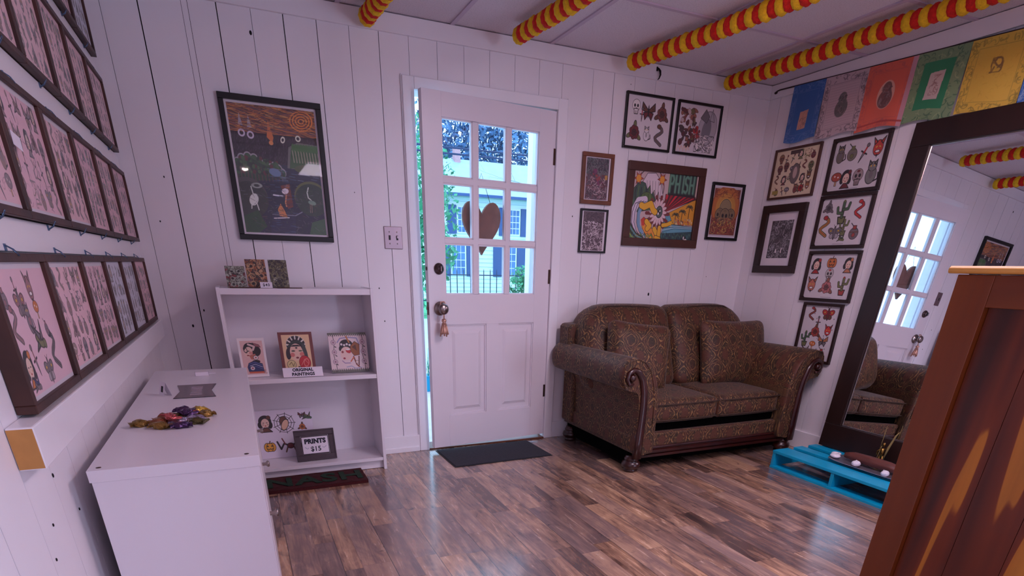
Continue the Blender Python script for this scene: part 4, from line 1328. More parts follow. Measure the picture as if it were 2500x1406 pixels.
# bun feet
for x in (-.665, .665):
    for y in (-.915, -.12):
        mb = MB(); mb.lathe([(0, .0), (.036, .0), (.044, .006), (.046, .014), (.040, .020), (.056, .030), (.062, .046), (.056, .064), (.040, .072), (.046, .078), (.046, .088), (.038, .094), (.038, .104), (0, .104)], (x, Y(y), 0), 28); obj('leg', mb, M['mahog'], sf)


def pillow(hw, hh, th):
    mb = MB()
    def f(P):
        x, y, z = P
        e = max(abs(x) / hw, abs(z) / hh)
        thick = (1 - min(1, abs(x) / hw) ** 3.2) * (1 - min(1, abs(z) / hh) ** 3.2)
        pin = .06 * (1 - (abs(x) / hw) ** 2) * (abs(z) / hh) ** 6 * hh, .06 * (1 - (abs(z) / hh) ** 2) * (abs(x) / hw) ** 6 * hw
        return (x - math.copysign(pin[1], x), y * (.16 + .84 * thick ** .55), z - math.copysign(pin[0], z))
    mb.rbox((0, 0, 0), (hw, th, hh), th * .9, (0, 0, 0), 18, f)
    return mb


for nm, loc, rot, hw_, hh_, lb in (('throw_pillow', (2.965, -.505, .655), (R(-17), R(6), R(-14)), .235, .225, 'square damask throw pillow leaning by the left arm of the loveseat'),
                                   ('throw_pillow', (3.840, -.480, .645), (R(-15), R(1), R(3)), .325, .235, 'square damask throw pillow leaning by the right arm of the loveseat')):
    tag(obj(nm, pillow(hw_, hh_, .085), M['fabric'], None, loc=loc, rot=rot, uvbox=True, weld=True), lb, 'pillow', 'throw pillows on the loveseat')

# ------------------------------------------------------------------ turquoise pallet
pl = thing('pallet', (3.94, -1.72, 0), 'turquoise painted low wooden pallet on the floor under the mirror', 'pallet')
px0, px1, py0, py1 = 3.655 - 3.94, 4.215 - 3.94, -2.28 + 1.72, -1.185 + 1.72
for a, b in ((px0, px0 + .135), (3.845 - 3.94, 3.925 - 3.94), (3.985 - 3.94, 4.06 - 3.94), (4.125 - 3.94, px1)):
    mb = MB(); mb.box(a, b, py0, py1, .102, .120); obj('deck_board', mb, M['teal'], pl, bevel=.002)
for y in (py1 - .022, py1 - .47, py1 - .87, py0):
    mb = MB(); mb.box(px0 + .004, px1, y, y + .022, .016, .102); obj('stringer', mb, M['teal'], pl, bevel=.0015)
for a, b in ((px0, px0 + .085), (px1 - .1, px1)):
    mb = MB(); mb.box(a, b, py0, py1, 0, .016); obj('bottom_board', mb, M['teal'], pl, bevel=.0015)

# ------------------------------------------------------------------ leaning mirror
Lm, Wm, fwm = 1.842, 1.05, .118
ty = -1.195
lean = math.asin((4.200 - 4.085) / Lm)
mr = thing('floor_mirror', (4.085, ty - Wm / 2, .1215), 'large dark brown framed mirror leaning on the right wall, standing on the turquoise pallet', 'mirror', rot=(0, lean, 0))
# local: x into the room is negative, z up along the mirror
mb = MB()
mb.box(-.018, .018, -Wm / 2, Wm / 2, 0, .155); obj('bottom_rail', mb, M['espresso'], mr, bevel=.003)
mb = MB(); mb.box(-.018, .018, -Wm / 2, Wm / 2, Lm - fwm, Lm); obj('top_rail', mb, M['espresso'], mr, bevel=.003)
for a, b in ((-Wm / 2, -Wm / 2 + fwm), (Wm / 2 - fwm, Wm / 2)):
    mb = MB(); mb.box(-.018, .018, a, b, .155, Lm - fwm); obj('stile', mb, M['espresso'], mr, bevel=.003)
mb = MB(); mb.box(-.004, .012, -Wm / 2 + fwm - .01, Wm / 2 - fwm + .01, .145, Lm - fwm + .01); obj('mirror_glass', mb, M['mirror'], mr)
mb = MB()
for a in ((-Wm / 2 + fwm, -Wm / 2 + fwm + .006, .155, Lm - fwm), (Wm / 2 - fwm - .006, Wm / 2 - fwm, .155, Lm - fwm), (-Wm / 2 + fwm, Wm / 2 - fwm, .155, .161), (-Wm / 2 + fwm, Wm / 2 - fwm, Lm - fwm - .006, Lm - fwm)):
    mb.box(-.0075, -.0035, *a)
obj('inner_bead', mb, M['nickel'], mr)

# ------------------------------------------------------------------ tray and trinkets on the pallet
tz = .1205
tr = thing('tray', (3.885, -1.730, tz), 'shallow pewter tray on the turquoise pallet', 'tray')
mb = MB()
ring = lambda k, sx, sy: (sx * (abs(math.cos(k)) ** .5) * math.copysign(1, math.cos(k)), sy * (abs(math.sin(k)) ** .5) * math.copysign(1, math.sin(k)))
N = 48; vv = []
for sx, sy, z in ((.066, .215, .0), (.074, .235, .004), (.092, .262, .013), (.100, .272, .015), (.098, .270, .018), (.072, .230, .008), (.062, .21, .006)):
    for k in range(N):
        a = 2 * PI * k / N; q = ring(a, sx, sy); vv.append((q[0], q[1], z))
fs = [(i * N + k, i * N + (k + 1) % N, (i + 1) * N + (k + 1) % N, (i + 1) * N + k) for i in range(6) for k in range(N)]
mb.add(vv, fs, True); mb.add(vv[:N], [tuple(range(N))[::-1]]); mb.add(vv[-N:], [tuple(range(N))])
obj('dish', mb, M['pewter'], tr)
mb = MB(); mb.tube([(-.0, .20, .0), (.01, .15, .005), (0, .05, .01), (.005, -.08, .008), (0, -.2, .004)], [.022, .036, .040, .040, .026], 14)
q = obj('driftwood', mb, M['bark'], None, loc=(3.902, -1.725, tz + .038), rot=(0, 0, 0)); q.scale = (.95, 1, .72); tag(q, 'dark brown driftwood log lying on the pewter tray', 'driftwood')
rs = random.Random(3)
for (x, y, rx, ry, rz, lb) in ((3.824, -1.66, .022, .026, .018, 'white shell on the near rim of the tray, further from the cedar cabinet'), (3.812, -1.855, .022, .024, .018, 'white shell on the near rim of the tray, closer to the cedar cabinet'), (3.858, -1.490, .034, .03, .013, 'flat white shell at the far end of the tray')):
    mb = MB(); mb.ell((0, 0, 0), rx, ry, rz, 14, 9)
    for k in range(5): mb.tube([(rx * .2 * (k - 2), -ry * .9, -.002), (rx * .28 * (k - 2), 0, rz * .95), (rx * .3 * (k - 2), ry * .8, 0)], .0022, 5)
    tag(obj('seashell', mb, M['stone'], None, loc=(x, y, tz + .019 + rz * .6), rot=(0, 0, rs.uniform(0, 3))), lb, 'shell', 'white shells on the tray')
mb = MB(); mb.tube([(.022 * math.cos(a * .7), .022 * math.sin(a * .7), .0) for a in range(10)], .009, 8)
tag(obj('coral_ring', mb, M['stone'], None, loc=(3.955, -1.425, tz + .009)), 'white ring shaped shell on the pallet behind the tray', 'shell')
mb = MB(); mb.ell((0, 0, .01), .016, .026, .010, 10, 6); mb.ell((.004, -.045, .008), .013, .014, .008, 10, 6)
tag(obj('pebble_pair', mb, M['stone'], None, loc=(4.015, -1.575, tz)), 'pair of joined white pebbles near the foot of the mirror', 'pebble')
# brass figure with long feathers
fg = thing('brass_figurine', (4.020, -1.675, tz), 'small brass figurine with raised reeds in front of the mirror', 'figurine')
mb = MB()
mb.tube([(-.004, .022, 0), (-.002, .016, .03), (0, .006, .062)], [.005, .006, .008], 8); mb.tube([(0, -.022, 0), (0, -.014, .03), (0, -.004, .062)], [.005, .006, .008], 8)
mb.tube([(0, 0, .055), (0, .001, .08), (0, .004, .108)], [.011, .010, .013], 10); mb.ell((0, .004, .130), .010, .010, .013, 10, 8)
mb.tube([(0, .012, .104), (-.004, .030, .085), (-.006, .026, .062)], .0045, 7); mb.tube([(0, -.006, .104), (-.004, -.022, .112), (-.004, -.030, .130)], .0045, 7)
obj('body', mb, M['brass'], fg)
mb = MB(); mb.tube([(-.004, -.015, .03), (-.004, -.030, .12), (-.004, -.052, .20), (-.004, -.066, .225)], [.003, .007, .005, .001], 6); mb.tube([(0, .022, .10), (0, .020, .18), (0, .019, .24)], [.002, .002, .001], 5); mb.tube([(-.002, .030, 0), (-.002, .020, .07), (-.002, .014, .12)], .002, 5)
obj('reeds', mb, simple('dry_reed', (150, 132, 80), .7), fg)
mb = MB(); mb.lathe([(0, 0), (.030, .0), (.036, .010), (.034, .040), (.024, .075), (.015, .090), (.018, .098), (.020, .110), (.016, .122), (0, .128)], (0, 0, 0), 18)
mb.ell((-.004, .036, .012), .016, .026, .012); mb.ell((0, -.034, .05), .010, .016, .04); mb.ell((0, -.012, .145), .015, .017, .022)
tag(obj('porcelain_figurine', mb, M['bluegl'], None, loc=(4.024, -1.850, tz)), 'pale blue porcelain figurine half hidden behind the cedar cabinet', 'figurine')

# ------------------------------------------------------------------ things on the low white cabinet
cz = .7205
# tent card
t = thing('tent_card', (.236, -1.315, cz), 'small white tent card with a dark square on the low cabinet', 'card', rot=(0, 0, R(-62)))
mb = MB(); mb.add([(-.022, -.014, 0), (.022, -.014, 0), (.022, 0, .048), (-.022, 0, .048)], [(0, 1, 2, 3)]); mb.add([(-.022, .014, 0), (.022, .014, 0), (.022, .0005, .048), (-.022, .0005, .048)], [(1, 0, 3, 2)])
obj('card', mb, M['paper'], t)
mb = MB(); mb.add([(-.008, -.0105, .0125), (.009, -.0105, .0125), (.009, -.0045, .034), (-.008, -.0045, .034)], [(0, 1, 2, 3)]); obj('printed_square', mb, M['ink'], t)
# fan of ribbon shaped stickers
c = CV(.15, .30, '5c4650', .002, 5)
for k in range(7): c.rect(.02 + .07 * k, .05, .05 + .07 * k, .95, (70, 52, 62) if k % 2 else (112, 88, 96))
for k in range(6): c.rect(.18, .2 + .11 * k, .34, .26 + .11 * k, (176, 156, 170))
def rib(u, v):
    # swallowtail ribbon lying flat, long axis along x
    k = np.abs(v - .5) * 2
    w_ = .055 + .016 * k
    return ((u - .5) * 2 * w_, (.5 - v) * .27, .0016 + 0 * u)
c2 = c.mesh('sticker_stack', rib, M['artgloss'], None, location=(.336, -1.262, cz), rotation_euler=(0, 0, R(1)))
mb = MB(); mb.prism([(-.071, .135), (-.055, 0), (-.071, -.135), (.071, -.135), (.055, 0), (.071, .135)], 0, .0014, 'z'); obj('stack_edge', mb, M['ink'], c2)
tag(c2, 'dark purple swallowtail stickers stacked on the low cabinet', 'stickers')
mb = MB(); mb.box(-.026, .026, -.008, .008, 0, .016); o = tag(obj('card_holder', mb, M['paper'], None, loc=(.345, -.905, cz), bevel=.001), 'tiny white card holder near the back end of the low cabinet', 'card holder')
mb = MB(); mb.box(-.027, -.0265, -.009, .009, 0, .018); mb.box(.0265, .027, -.009, .009, 0, .018); obj('acrylic_side', mb, M['acrylic'], o)
mb = MB(); mb.box(-.035, .035, -.02, .02, 0, .0015); tag(obj('paper_slip', mb, M['paper'], None, loc=(.358, -.845, cz), rot=(0, 0, R(14))), 'loose white paper slip at the back end of the low cabinet', 'paper')
# wrapped candies
cm = {n_: simple('foil_' + n_, col_, .22, .75, var=.3, scale=60, bump=.6, bscale=160) for n_, col_ in (('gold', (150, 118, 62)), ('purple', (84, 60, 100)), ('rose', (196, 96, 96)), ('olive', (104, 94, 58)), ('copper', (150, 96, 70)), ('silver', (170, 158, 180)), ('yellow', (214, 178, 80)))}


def candy(seed, L=.024, r=.0135):
    q = random.Random(seed); mb = MB()
    prof = [(-L * 1.25, r * 1.2), (-L * .85, r * .55), (-L * .7, r * .8), (-L * .2, r * 1.1), (L * .2, r * 1.1), (L * .7, r * .8), (L * .85, r * .5), (L * 1.25, r * 1.25)]
    n = 10; vv = []
    for i, (x, rad) in enumerate(prof):
        for k in range(n):
            a = 2 * PI * k / n; fl = .35 if i in (0, 7) else 1.0
            j = 1 + q.uniform(-.26, .26)
            vv.append((x + q.uniform(-.002, .002), rad * math.cos(a) * j * 1.15, rad * math.sin(a) * j * fl * .8))
    fs = [(i * n + k, i * n + (k + 1) % n, (i + 1) * n + (k + 1) % n, (i + 1) * n + k) for i in range(7) for k in range(n)] + [tuple(range(n))[::-1], tuple(range(7 * n, 8 * n))]
    return mb.add(vv, fs, False)


cnd = [(.211, -1.800, 0, 20, 'gold', 'gold foil candy at the left tip of the candy heap'), (.268, -1.845, 0, -30, 'gold', 'gold foil candy at the front of the heap'), (.268, -1.735, 0, 60, 'copper', 'copper foil candy at the back left of the heap'),
       (.262, -1.790, 0, 10, 'copper', 'copper foil candy left of the rose one'), (.296, -1.795, .014, 120, 'rose', 'rose foil candy on top of the heap'), (.300, -1.728, .0, 15, 'olive', 'olive foil candy in the back middle of the heap'),
       (.322, -1.690, .010, -25, 'purple', 'purple foil candy at the back of the heap'), (.338, -1.745, .014, -50, 'purple', 'purple foil candy in the middle of the heap'), (.324, -1.855, 0, 8, 'purple', 'purple foil candy at the front right of the heap'),
       (.318, -1.800, 0, -12, 'silver', 'silver foil candy in the middle of the heap'), (.362, -1.672, .004, 35, 'yellow', 'yellow foil candy at the back right of the heap'), (.385, -1.722, 0, 12, 'gold', 'gold foil candy at the right tip of the heap'),
       (.350, -1.700, 0, -40, 'rose', 'rose foil candy under the yellow one'), (.365, -1.815, 0, -22, 'olive', 'olive foil candy at the front right of the heap'), (.352, -1.775, .0, 30, 'silver', 'silver foil candy beside the front olive one')]
for i, (x, y, dz, an, cl_, lb) in enumerate(cnd):
    tag(obj('wrapped_candy', candy(i), cm[cl_], None, loc=(x, y, cz + .0088 + dz), rot=(R(8), 0, R(an))), lb, 'candy', 'wrapped candies on the low cabinet')
# ------------------------------------------------------------------ framed pictures on the back and right walls
def framed(cx_, cz_, w, h, fw_, mat, art, wall, label, group=None, d=.018, mat_w=0.0, glass=False, matcol='cream', artmat='art'):
    """wall 'b' = back wall (faces -y), 'r' = right wall (faces -x); cx_ = x or y"""
    if wall == 'b': t = thing('picture_frame', (cx_, -.001, cz_), label, 'framed picture', group)
    else: t = thing('picture_frame', (XR - .001, cx_, cz_), label, 'framed picture', group, rot=(0, 0, R(-90)))
    obj('frame', frame_mb(w, h, fw_, d, 'y'), M[mat], t, bevel=.002)
    mb = MB(); mb.box(-w / 2 + .004, w / 2 - .004, -.004, -.0005, -h / 2 + .004, h / 2 - .004); obj('backing_board', mb, M['paper'], t)
    if mat_w:
        iw, ih = w - 2 * fw_, h - 2 * fw_
        mx, mz = mat_w if isinstance(mat_w, tuple) else (mat_w, mat_w)
        mb = MB()
        for a in ((-iw / 2 - .002, iw / 2 + .002, ih / 2 - mz, ih / 2 + .002), (-iw / 2 - .002, iw / 2 + .002, -ih / 2 - .002, -ih / 2 + mz), (-iw / 2 - .002, -iw / 2 + mx, -ih / 2 + mz, ih / 2 - mz), (iw / 2 - mx, iw / 2 + .002, -ih / 2 + mz, ih / 2 - mz)):
            mb.box(a[0], a[1], -.0075, -.004, a[2], a[3])
        obj('mat_board', mb, M[matcol], t)
    c = art
    c.mesh('print', lambda u, v: ((u - .5) * c.w, -.0062 + 0 * u, (.5 - v) * c.h), M[artmat], t)
    if glass:
        mb = MB(); mb.box(-w / 2 + fw_ - .002, w / 2 - fw_ + .002, -.012, -.0105, -h / 2 + fw_ - .002, h / 2 - fw_ + .002); obj('glass_pane', mb, M['picglass'], t)
    return t


# --- large landscape painting with swirling orange sky
c = CV(.438, .598, '1a2028', .0015, 3)
a = c.a
c.rect(0, 0, a, .22, (96, 58, 40))
for k in range(46):
    y = k * .005; p = [(u * a / 16, y + .012 * math.sin(u * .8 + k * .35) + .006 * math.sin(u * 2.1 + k)) for u in range(17)]
    c.line(p, .0035, [(196, 120, 50), (60, 30, 26), (150, 84, 46), (70, 60, 84), (176, 96, 40)][k % 5])
for rr_ in range(8, 0, -1): c.ell(.60 * a / .73, .10, .012 * rr_ + .004, .009 * rr_ + .002, [(206, 120, 44), (90, 44, 30)][rr_ % 2], -.2)
c.rect(0, .215, a, .45, (28, 20, 26))
for _ in range(420):
    x, y = c.r.uniform(0, a), c.r.uniform(.22, .44); c.line([(x, y), (x - .003, y + .012)], .002, (92, 76, 96), .7)
c.rect(0, .44, a, 1, (22, 34, 50))
tr_ = [(.03, .42), (.07, .39), (.12, .375), (.17, .385), (.21, .41), (.24, .44), (.28, .45), (.32, .435), (.36, .45), (.39, .48)]
for x, y in tr_: c.ell(x, y + .02, .034, .036, (150, 144, 148))
for x, y in tr_: c.ell(x, y + .026, .028, .032, (40, 78, 40))
c.poly([(.0, .46), (.06, .41), (.14, .40), (.22, .44), (.30, .47), (.38, .48), (.42, .54), (0, .60)], (30, 62, 34))
for k in range(14): c.line([(.02 + k * .028, .47), (.022 + k * .028, .57)], .007, (84, 60, 52))
c.blobs(.01, .40, .36, .52, 70, [(44, 84, 42), (26, 48, 30), (60, 92, 50), (84, 40, 34)], .008, .02)
c.poly([(.44, .46), (.47, .30), (.55, .26), (.73, .27), (.73, .47)], (96, 96, 90)); c.poly([(.46, .46), (.49, .31), (.56, .275), (.73, .285), (.73, .44)], (44, 84, 40))
for k in range(10): c.line([(.50 + k * .024, .32), (.505 + k * .024, .41)], .008, (140, 140, 112)); c.ell(.51 + k * .023, .30, .014, .03, (58, 104, 50))
c.ell(.66, .46, .16, .04, (70, 84, 46))
for k in range(60):
    x, y = c.r.uniform(.26, .73), c.r.uniform(.47, .60); c.line([(x, y), (x + .05, y + .004)], .003, c.r.choice([(70, 100, 130), (30, 50, 80), (110, 130, 150), (16, 26, 44)]))
c.ell(.33, .50, .05, .03, (96, 120, 150), .2)
for x, y in ((.10, .14), (.17, .15)): c.poly([(x, y - .06), (x + .018, y + .03), (x - .018, y + .03)], (150, 140, 150)); c.ell(x, y + .085, .022, .022, (190, 180, 196), 0, hollow=.006)
c.poly([(.325, .12), (.355, .24), (.34, .28), (.30, .24)], (190, 104, 46)); c.ell(.33, .28, .018, .016, (206, 132, 70)); c.ell(.56, .23, .018, .018, (210, 210, 190), 0, hollow=.005); c.ell(.43, .25, .014, .02, (210, 210, 190), .4, hollow=.004)
c.ell(.08, .70, .16, .15, (66, 66, 60)); c.ell(.09, .72, .15, .14, (40, 52, 42)); c.ell(.62, .68, .15, .13, (88, 96, 52)); c.ell(.62, .70, .145, .13, (34, 58, 44))
for k in range(120):
    x, y = c.r.uniform(0, a), c.r.uniform(.62, .98); c.line([(x, y), (x + c.r.uniform(-.03, .03), y + c.r.uniform(.0, .03))], .003, c.r.choice([(54, 66, 70), (30, 74, 44), (80, 84, 96), (20, 24, 30), (66, 52, 50)]), .8)
c.poly([(0, .86), (.14, .80), (.20, .93), (.1, 1), (0, 1)], (28, 70, 34)); c.poly([(a, .84), (.60, .88), (.56, 1), (a, 1)], (48, 86, 54))
c.poly([(.26, .84), (.46, .84), (.44, 1), (.22, 1)], (30, 40, 66)); c.line([(.26, .83), (.34, .83), (.46, .83), (.52, .80)], .008, (120, 124, 140))
c.poly([(.36, .60), (.44, .58), (.45, .76), (.40, .78), (.385, .68)], (104, 52, 34)); c.ell(.395, .64, .03, .022, (216, 208, 214), -.3); c.ell(.42, .605, .018, .016, (150, 88, 56)); c.line([(.40, .67), (.385, .73), (.39, .76)], .01, (206, 136, 88))
c.line([(.29, .675), (.37, .68)], .010, (214, 214, 224)); c.poly([(.31, .79), (.34, .74), (.37, .80), (.39, .85), (.32, .84)], (196, 124, 66)); c.line([(.27, .86), (.40, .85)], .008, (206, 200, 200))
c.ell(.12, .72, .035, .05, (206, 210, 200), .5); c.line([(.11, .62), (.12, .68)], .008, (206, 210, 200)); c.line([(.10, .74), (.09, .79)], .008, (206, 210, 200)); c.line([(.14, .75), (.15, .80)], .008, (206, 210, 200)); c.ell(.16, .61, .035, .016, (140, 150, 140), 0, hollow=.005)
c.line([(.60, .60), (.585, .64), (.59, .68), (.615, .70)], .009, (200, 206, 196)); c.ell(.62, .72, .035, .018, (110, 140, 120), .2); c.line([(.60, .73), (.598, .80)], .003, (170, 130, 120)); c.line([(.615, .73), (.612, .80)], .003, (170, 130, 120))
for k in range(300):
    x, y = c.r.uniform(0, a), c.r.uniform(.005, .20); L_ = c.r.uniform(.02, .07)
    c.line([(x, y), (x + L_ / 2, y + .006 * math.sin(x * 20)), (x + L_, y + .004)], .0035, c.r.choice([(206, 132, 56), (160, 92, 50), (60, 34, 34), (40, 24, 26), (190, 150, 90), (84, 60, 84)]), .8)
for k in range(260):
    x, y = c.r.uniform(0, a), c.r.uniform(.58, .99)
    c.line([(x, y), (x + c.r.uniform(-.02, .05), y + c.r.uniform(-.01, .03))], .004, c.r.choice([(70, 84, 84), (30, 60, 34), (20, 26, 44), (100, 104, 112), (14, 16, 22), (60, 90, 50), (84, 70, 60)]), .6)
for k in range(90):
    x, y = c.r.uniform(.22, .45), c.r.uniform(.52, .98); c.line([(x, y), (x + .04, y)], .004, c.r.choice([(60, 90, 120), (24, 36, 60), (14, 20, 34)]), .8)
c.px *= 1.35
framed(.857, 1.616, .496, .650, .026, 'black', c, 'b', 'large black framed landscape painting with swirling orange sky above the bookcase', d=.024, mat_w=.010, glass=True)

# --- surf concert poster
c = CV(.556, .436, 'd8c0c0', .0014, 9)
a = c.a
TEALc, DG = (60, 130, 128), (36, 66, 50)
c.rect(.0, .0, a, 1, (206, 178, 176)); c.ell(.34, .25, .26, .26, K, 0, hollow=.006)
c.poly([(0, .30), (.1, .2), (.25, .16), (.36, .22), (.46, .42), (.34, .56), (.10, .60), (0, .60)], (54, 84, 70), K, .008)
for k in range(7): c.line([(.02 + k * .05, .24 + .02 * (k % 2)), (.0 + k * .055, .34), (.04 + k * .05, .48)], .012, K if k % 2 else (96, 128, 66))
c.poly([(.18, .18), (.26, .06), (.42, .05), (.54, .16), (.60, .36), (.55, .42), (.50, .30), (.46, .42), (.42, .28), (.36, .36), (.33, .22), (.28, .28), (.24, .20)], (226, 206, 212), K, .008)
for k in range(6): c.line([(.26 + k * .055, .16), (.28 + k * .055, .28 + .02 * k)], .006, K)
c.ell(.30, .44, .14, .12, (84, 112, 52), .4, K, .006)
for q in range(3): c.line([(.24 + q * .07, .34), (.26 + q * .07, .52)], .012, (48, 70, 40))
for x, y in ((.10, .14), (.55, .13)):
    P = [(x + (.095 if k % 2 == 0 else .045) * math.cos(PI * k / 6), y + (.095 if k % 2 == 0 else .045) * math.sin(PI * k / 6)) for k in range(12)]
    c.poly(P, (176, 66, 40), K, .004); c.ell(x, y, .045, .05, (232, 156, 44)); c.line([(x, y - .05), (x, 0)], .008, (150, 40, 40))
c.line([(.26, .42), (.14, .44), (.07, .56), (.06, .74), (.12, .90), (.22, .98)], .10, (222, 206, 222)); c.line([(.28, .50), (.20, .52), (.16, .62), (.18, .78), (.26, .88)], .06, (120, 160, 190))
for o_, cc in ((0, K), (.05, (60, 96, 120)), (-.05, K)): c.line([(.24 + o_, .44), (.13 + o_, .48), (.09 + o_, .60), (.09 + o_, .74), (.15 + o_, .86), (.24 + o_, .94)], .010, cc)
# sunset with palms
c.poly([(.70, .60), (a, .36), (a, .74), (.84, .74)], (222, 154, 30), K, .006)
for x, y, s_ in ((.90, .60, .14), (1.03, .55, .18), (1.17, .48, .22)):
    c.line([(x, y), (x - .01, y + s_)], .012, K)
    for k in range(8): t_ = PI * k / 7 * 1.2 - 2.8 - .4; c.line([(x, y), (x + .04 * math.cos(t_), y + .03 * math.sin(t_)), (x + .075 * math.cos(t_), y + .05 * math.sin(t_) + .02)], .012, (50, 56, 34))
c.blobs(.88, .66, a, .74, 40, [(190, 96, 60), (220, 190, 140), (90, 60, 50), (170, 140, 110)], .008, .02)
c.poly([(.68, .60), (.76, .58), (.86, .74), (a, .76), (a, .84), (.66, .88)], (96, 160, 178), K, .006)
for k in range(5): c.line([(.66, .86 - k * .03), (.9, .80 - k * .012), (a, .80 - k * .01)], .006, (200, 220, 226) if k % 2 else (40, 80, 96))
c.poly([(.62, .88), (a, .83), (a, 1), (.6, 1)], (34, 74, 78))
for k in range(150):
    x, y = c.r.uniform(.62, a - .02), c.r.uniform(.86, .99); c.line([(x, y), (x + .004, y + .028)], .008, c.r.choice([K, (60, 120, 116), (84, 130, 96), (20, 40, 46)]))
# red rays and eye
c.poly([(.64, .58), (.645, .32), (.78, .30), (a - .02, .32), (a, .37)], (70, 16, 26))
for k in range(7): c.poly([(.64, .59), (.66 + k * .09, .325 + .004 * k), (.71 + k * .09, .325 + .004 * k)], (206, 26, 46) if k % 2 == 0 else (150, 16, 30))
for k in range(14):
    t_ = 2 * PI * k / 14; c.line([(.53, .60), (.53 + .22 * math.cos(t_), .60 + .24 * math.sin(t_))], .05, (120, 34, 34))
for k in range(16):
    t_ = 2 * PI * k / 16; c.ell(.54 + .10 * math.cos(t_), .58 + .12 * math.sin(t_), .07, .024, (232, 196, 200), t_, K, .003)
c.ell(.545, .585, .085, .10, (230, 208, 212)); c.ell(.56, .575, .058, .075, (84, 100, 92), 0, K, .010); c.ell(.565, .57, .03, .035, K); c.ell(.545, .60, .014, .018, WHT); c.ell(.575, .56, .012, .014, WHT)
# board and limbs
c.poly([(.22, .70), (.27, .66), (.34, .70), (.50, .86), (.64, .95), (.62, 1.0), (.50, .995), (.36, .93), (.26, .82)], (236, 150, 44), K, .008); c.poly([(.22, .70), (.27, .66), (.33, .70), (.29, .78), (.24, .78)], (206, 62, 36)); c.poly([(.60, .93), (.66, .96), (.62, 1), (.52, .99)], (226, 206, 216))
Yc = (238, 178, 34)
for p, w_ in (([(.20, .50), (.26, .52), (.38, .47), (.44, .56), (.48, .58)], .085), ([(.33, .72), (.40, .78), (.36, .82)], .075), ([(.50, .82), (.56, .90)], .07), ([(.60, .80), (.60, .92)], .065), ([(.62, .96), (.54, .94)], .05), ([(.66, .76), (.74, .75), (.82, .72)], .055)):
    c.line(p, w_ + .016, K); c.line(p, w_, Yc)
for k in range(5): c.line([(.82, .73), (.82 + .05 * math.cos(k * 1.3), .73 + .05 * math.sin(k * 1.3))], .010, Yc)
# lower left water scrolls
c.poly([(0, .70), (.10, .86), (.30, .96), (.36, 1), (0, 1)], (70, 100, 62))
for k in range(7):
    c.line([(k * .07, .93 + .02 * (k % 2)), (k * .07 + .03, .90), (k * .07 + .06, .95), (k * .07 + .02, .99)], .020, [(96, 140, 60), (60, 130, 130), (150, 150, 60)][k % 3]); c.line([(k * .07 - .01, .90), (k * .07 + .03, .88), (k * .07 + .07, .94)], .006, K)
for k in range(4): c.line([(0, .72 + k * .05), (.06, .80 + k * .045), (.16, .90 + k * .03), (.3, .95 + k * .02)], .016, [K, (100, 150, 160), K, (150, 170, 80)][k])
# title block
c.rect(.685, .03, a - .03, .33, K)
for k in range(60): x = c.r.uniform(.70, a - .04); c.line([(x, .04), (x, .31)], .006, (34, 56, 52))
letters(c, 'PHISH', .717, .060, .104, .225, (54, 88, 72), .052, .004); letters(c, 'PHISH', .713, .057, .104, .225, (100, 150, 124), .030, .004)
c.line([(.685, .33), (.685, .03), (a - .03, .03), (a - .03, .33)], .006, (206, 190, 140))
c.ell(a - .14, .955, .045, .05, K); c.ell(a - .12, .965, .034, .022, WHT, -.4); c.ell(a - .155, .93, .012, .024, WHT)
framed(3.413, 1.593, .658, .506, .052, 'deepframe', c, 'b', 'large brown framed colourful surfing poster with green title letters', d=.022, glass=False)

# --- two black framed white sheets above
c = CV(.352, .272, 'ded4d8', .0014, 12)
for kd, x, y, s_, P in (('skull', .26, .22, .30, [WHT, GRY, WHT]), ('butterfly', .62, .28, .42, [BRN, DRED, BRN]), ('rose', 1.02, .30, .40, [(120, 60, 50), BRN, GRY]), ('rose', .26, .72, .40, [DRED, OLV, GRN]), ('cat', .62, .72, .30, [LGR, LGR, (226, 216, 220)]), ('snake', .98, .74, .46, [BRN, GRY, OLV]), ('dagger', .44, .35, .28, [RED, GRY])): motif(c, kd, x, y, s_, P)
framed(3.209, 2.063, .378, .302, .014, 'black', c, 'b', 'black framed white tattoo sheet, upper left of the two above the surf poster')
c = CV(.352, .272, 'd8ced4', .0014, 13)
c.blobs(.10, .10, .55, .85, 60, [(120, 50, 44), (90, 34, 36), (196, 170, 170), (70, 50, 50), (150, 90, 70), (110, 96, 60)], .02, .07, K, .005)
c.ell(.95, .45, .28, .36, (176, 168, 176), .3, K, .008); c.ell(.92, .50, .14, .26, (120, 116, 124), .2); c.poly([(.70, .25), (.85, .06), (.98, .2), (.9, .34)], (110, 106, 112), K, .01); c.poly([(1.0, .28), (1.06, .04), (1.14, .3)], (170, 166, 172), K, .01)
c.blobs(.55, .45, .75, .70, 16, [RED, DRED], .02, .05, K, .004); c.scribble(.6, .6, 1.2, .95, 60, [K, GRY, WHT], .012, .12)
for k in range(4): c.line([(.06 + .1 * k, .97), (.10 + .1 * k, .86), (.16 + .1 * k, .94)], .02, (226, 190, 170))
framed(3.6215, 2.0625, .378, .302, .014, 'black', c, 'b', 'black framed dark clustered tattoo sheet, upper right of the two above the surf poster')

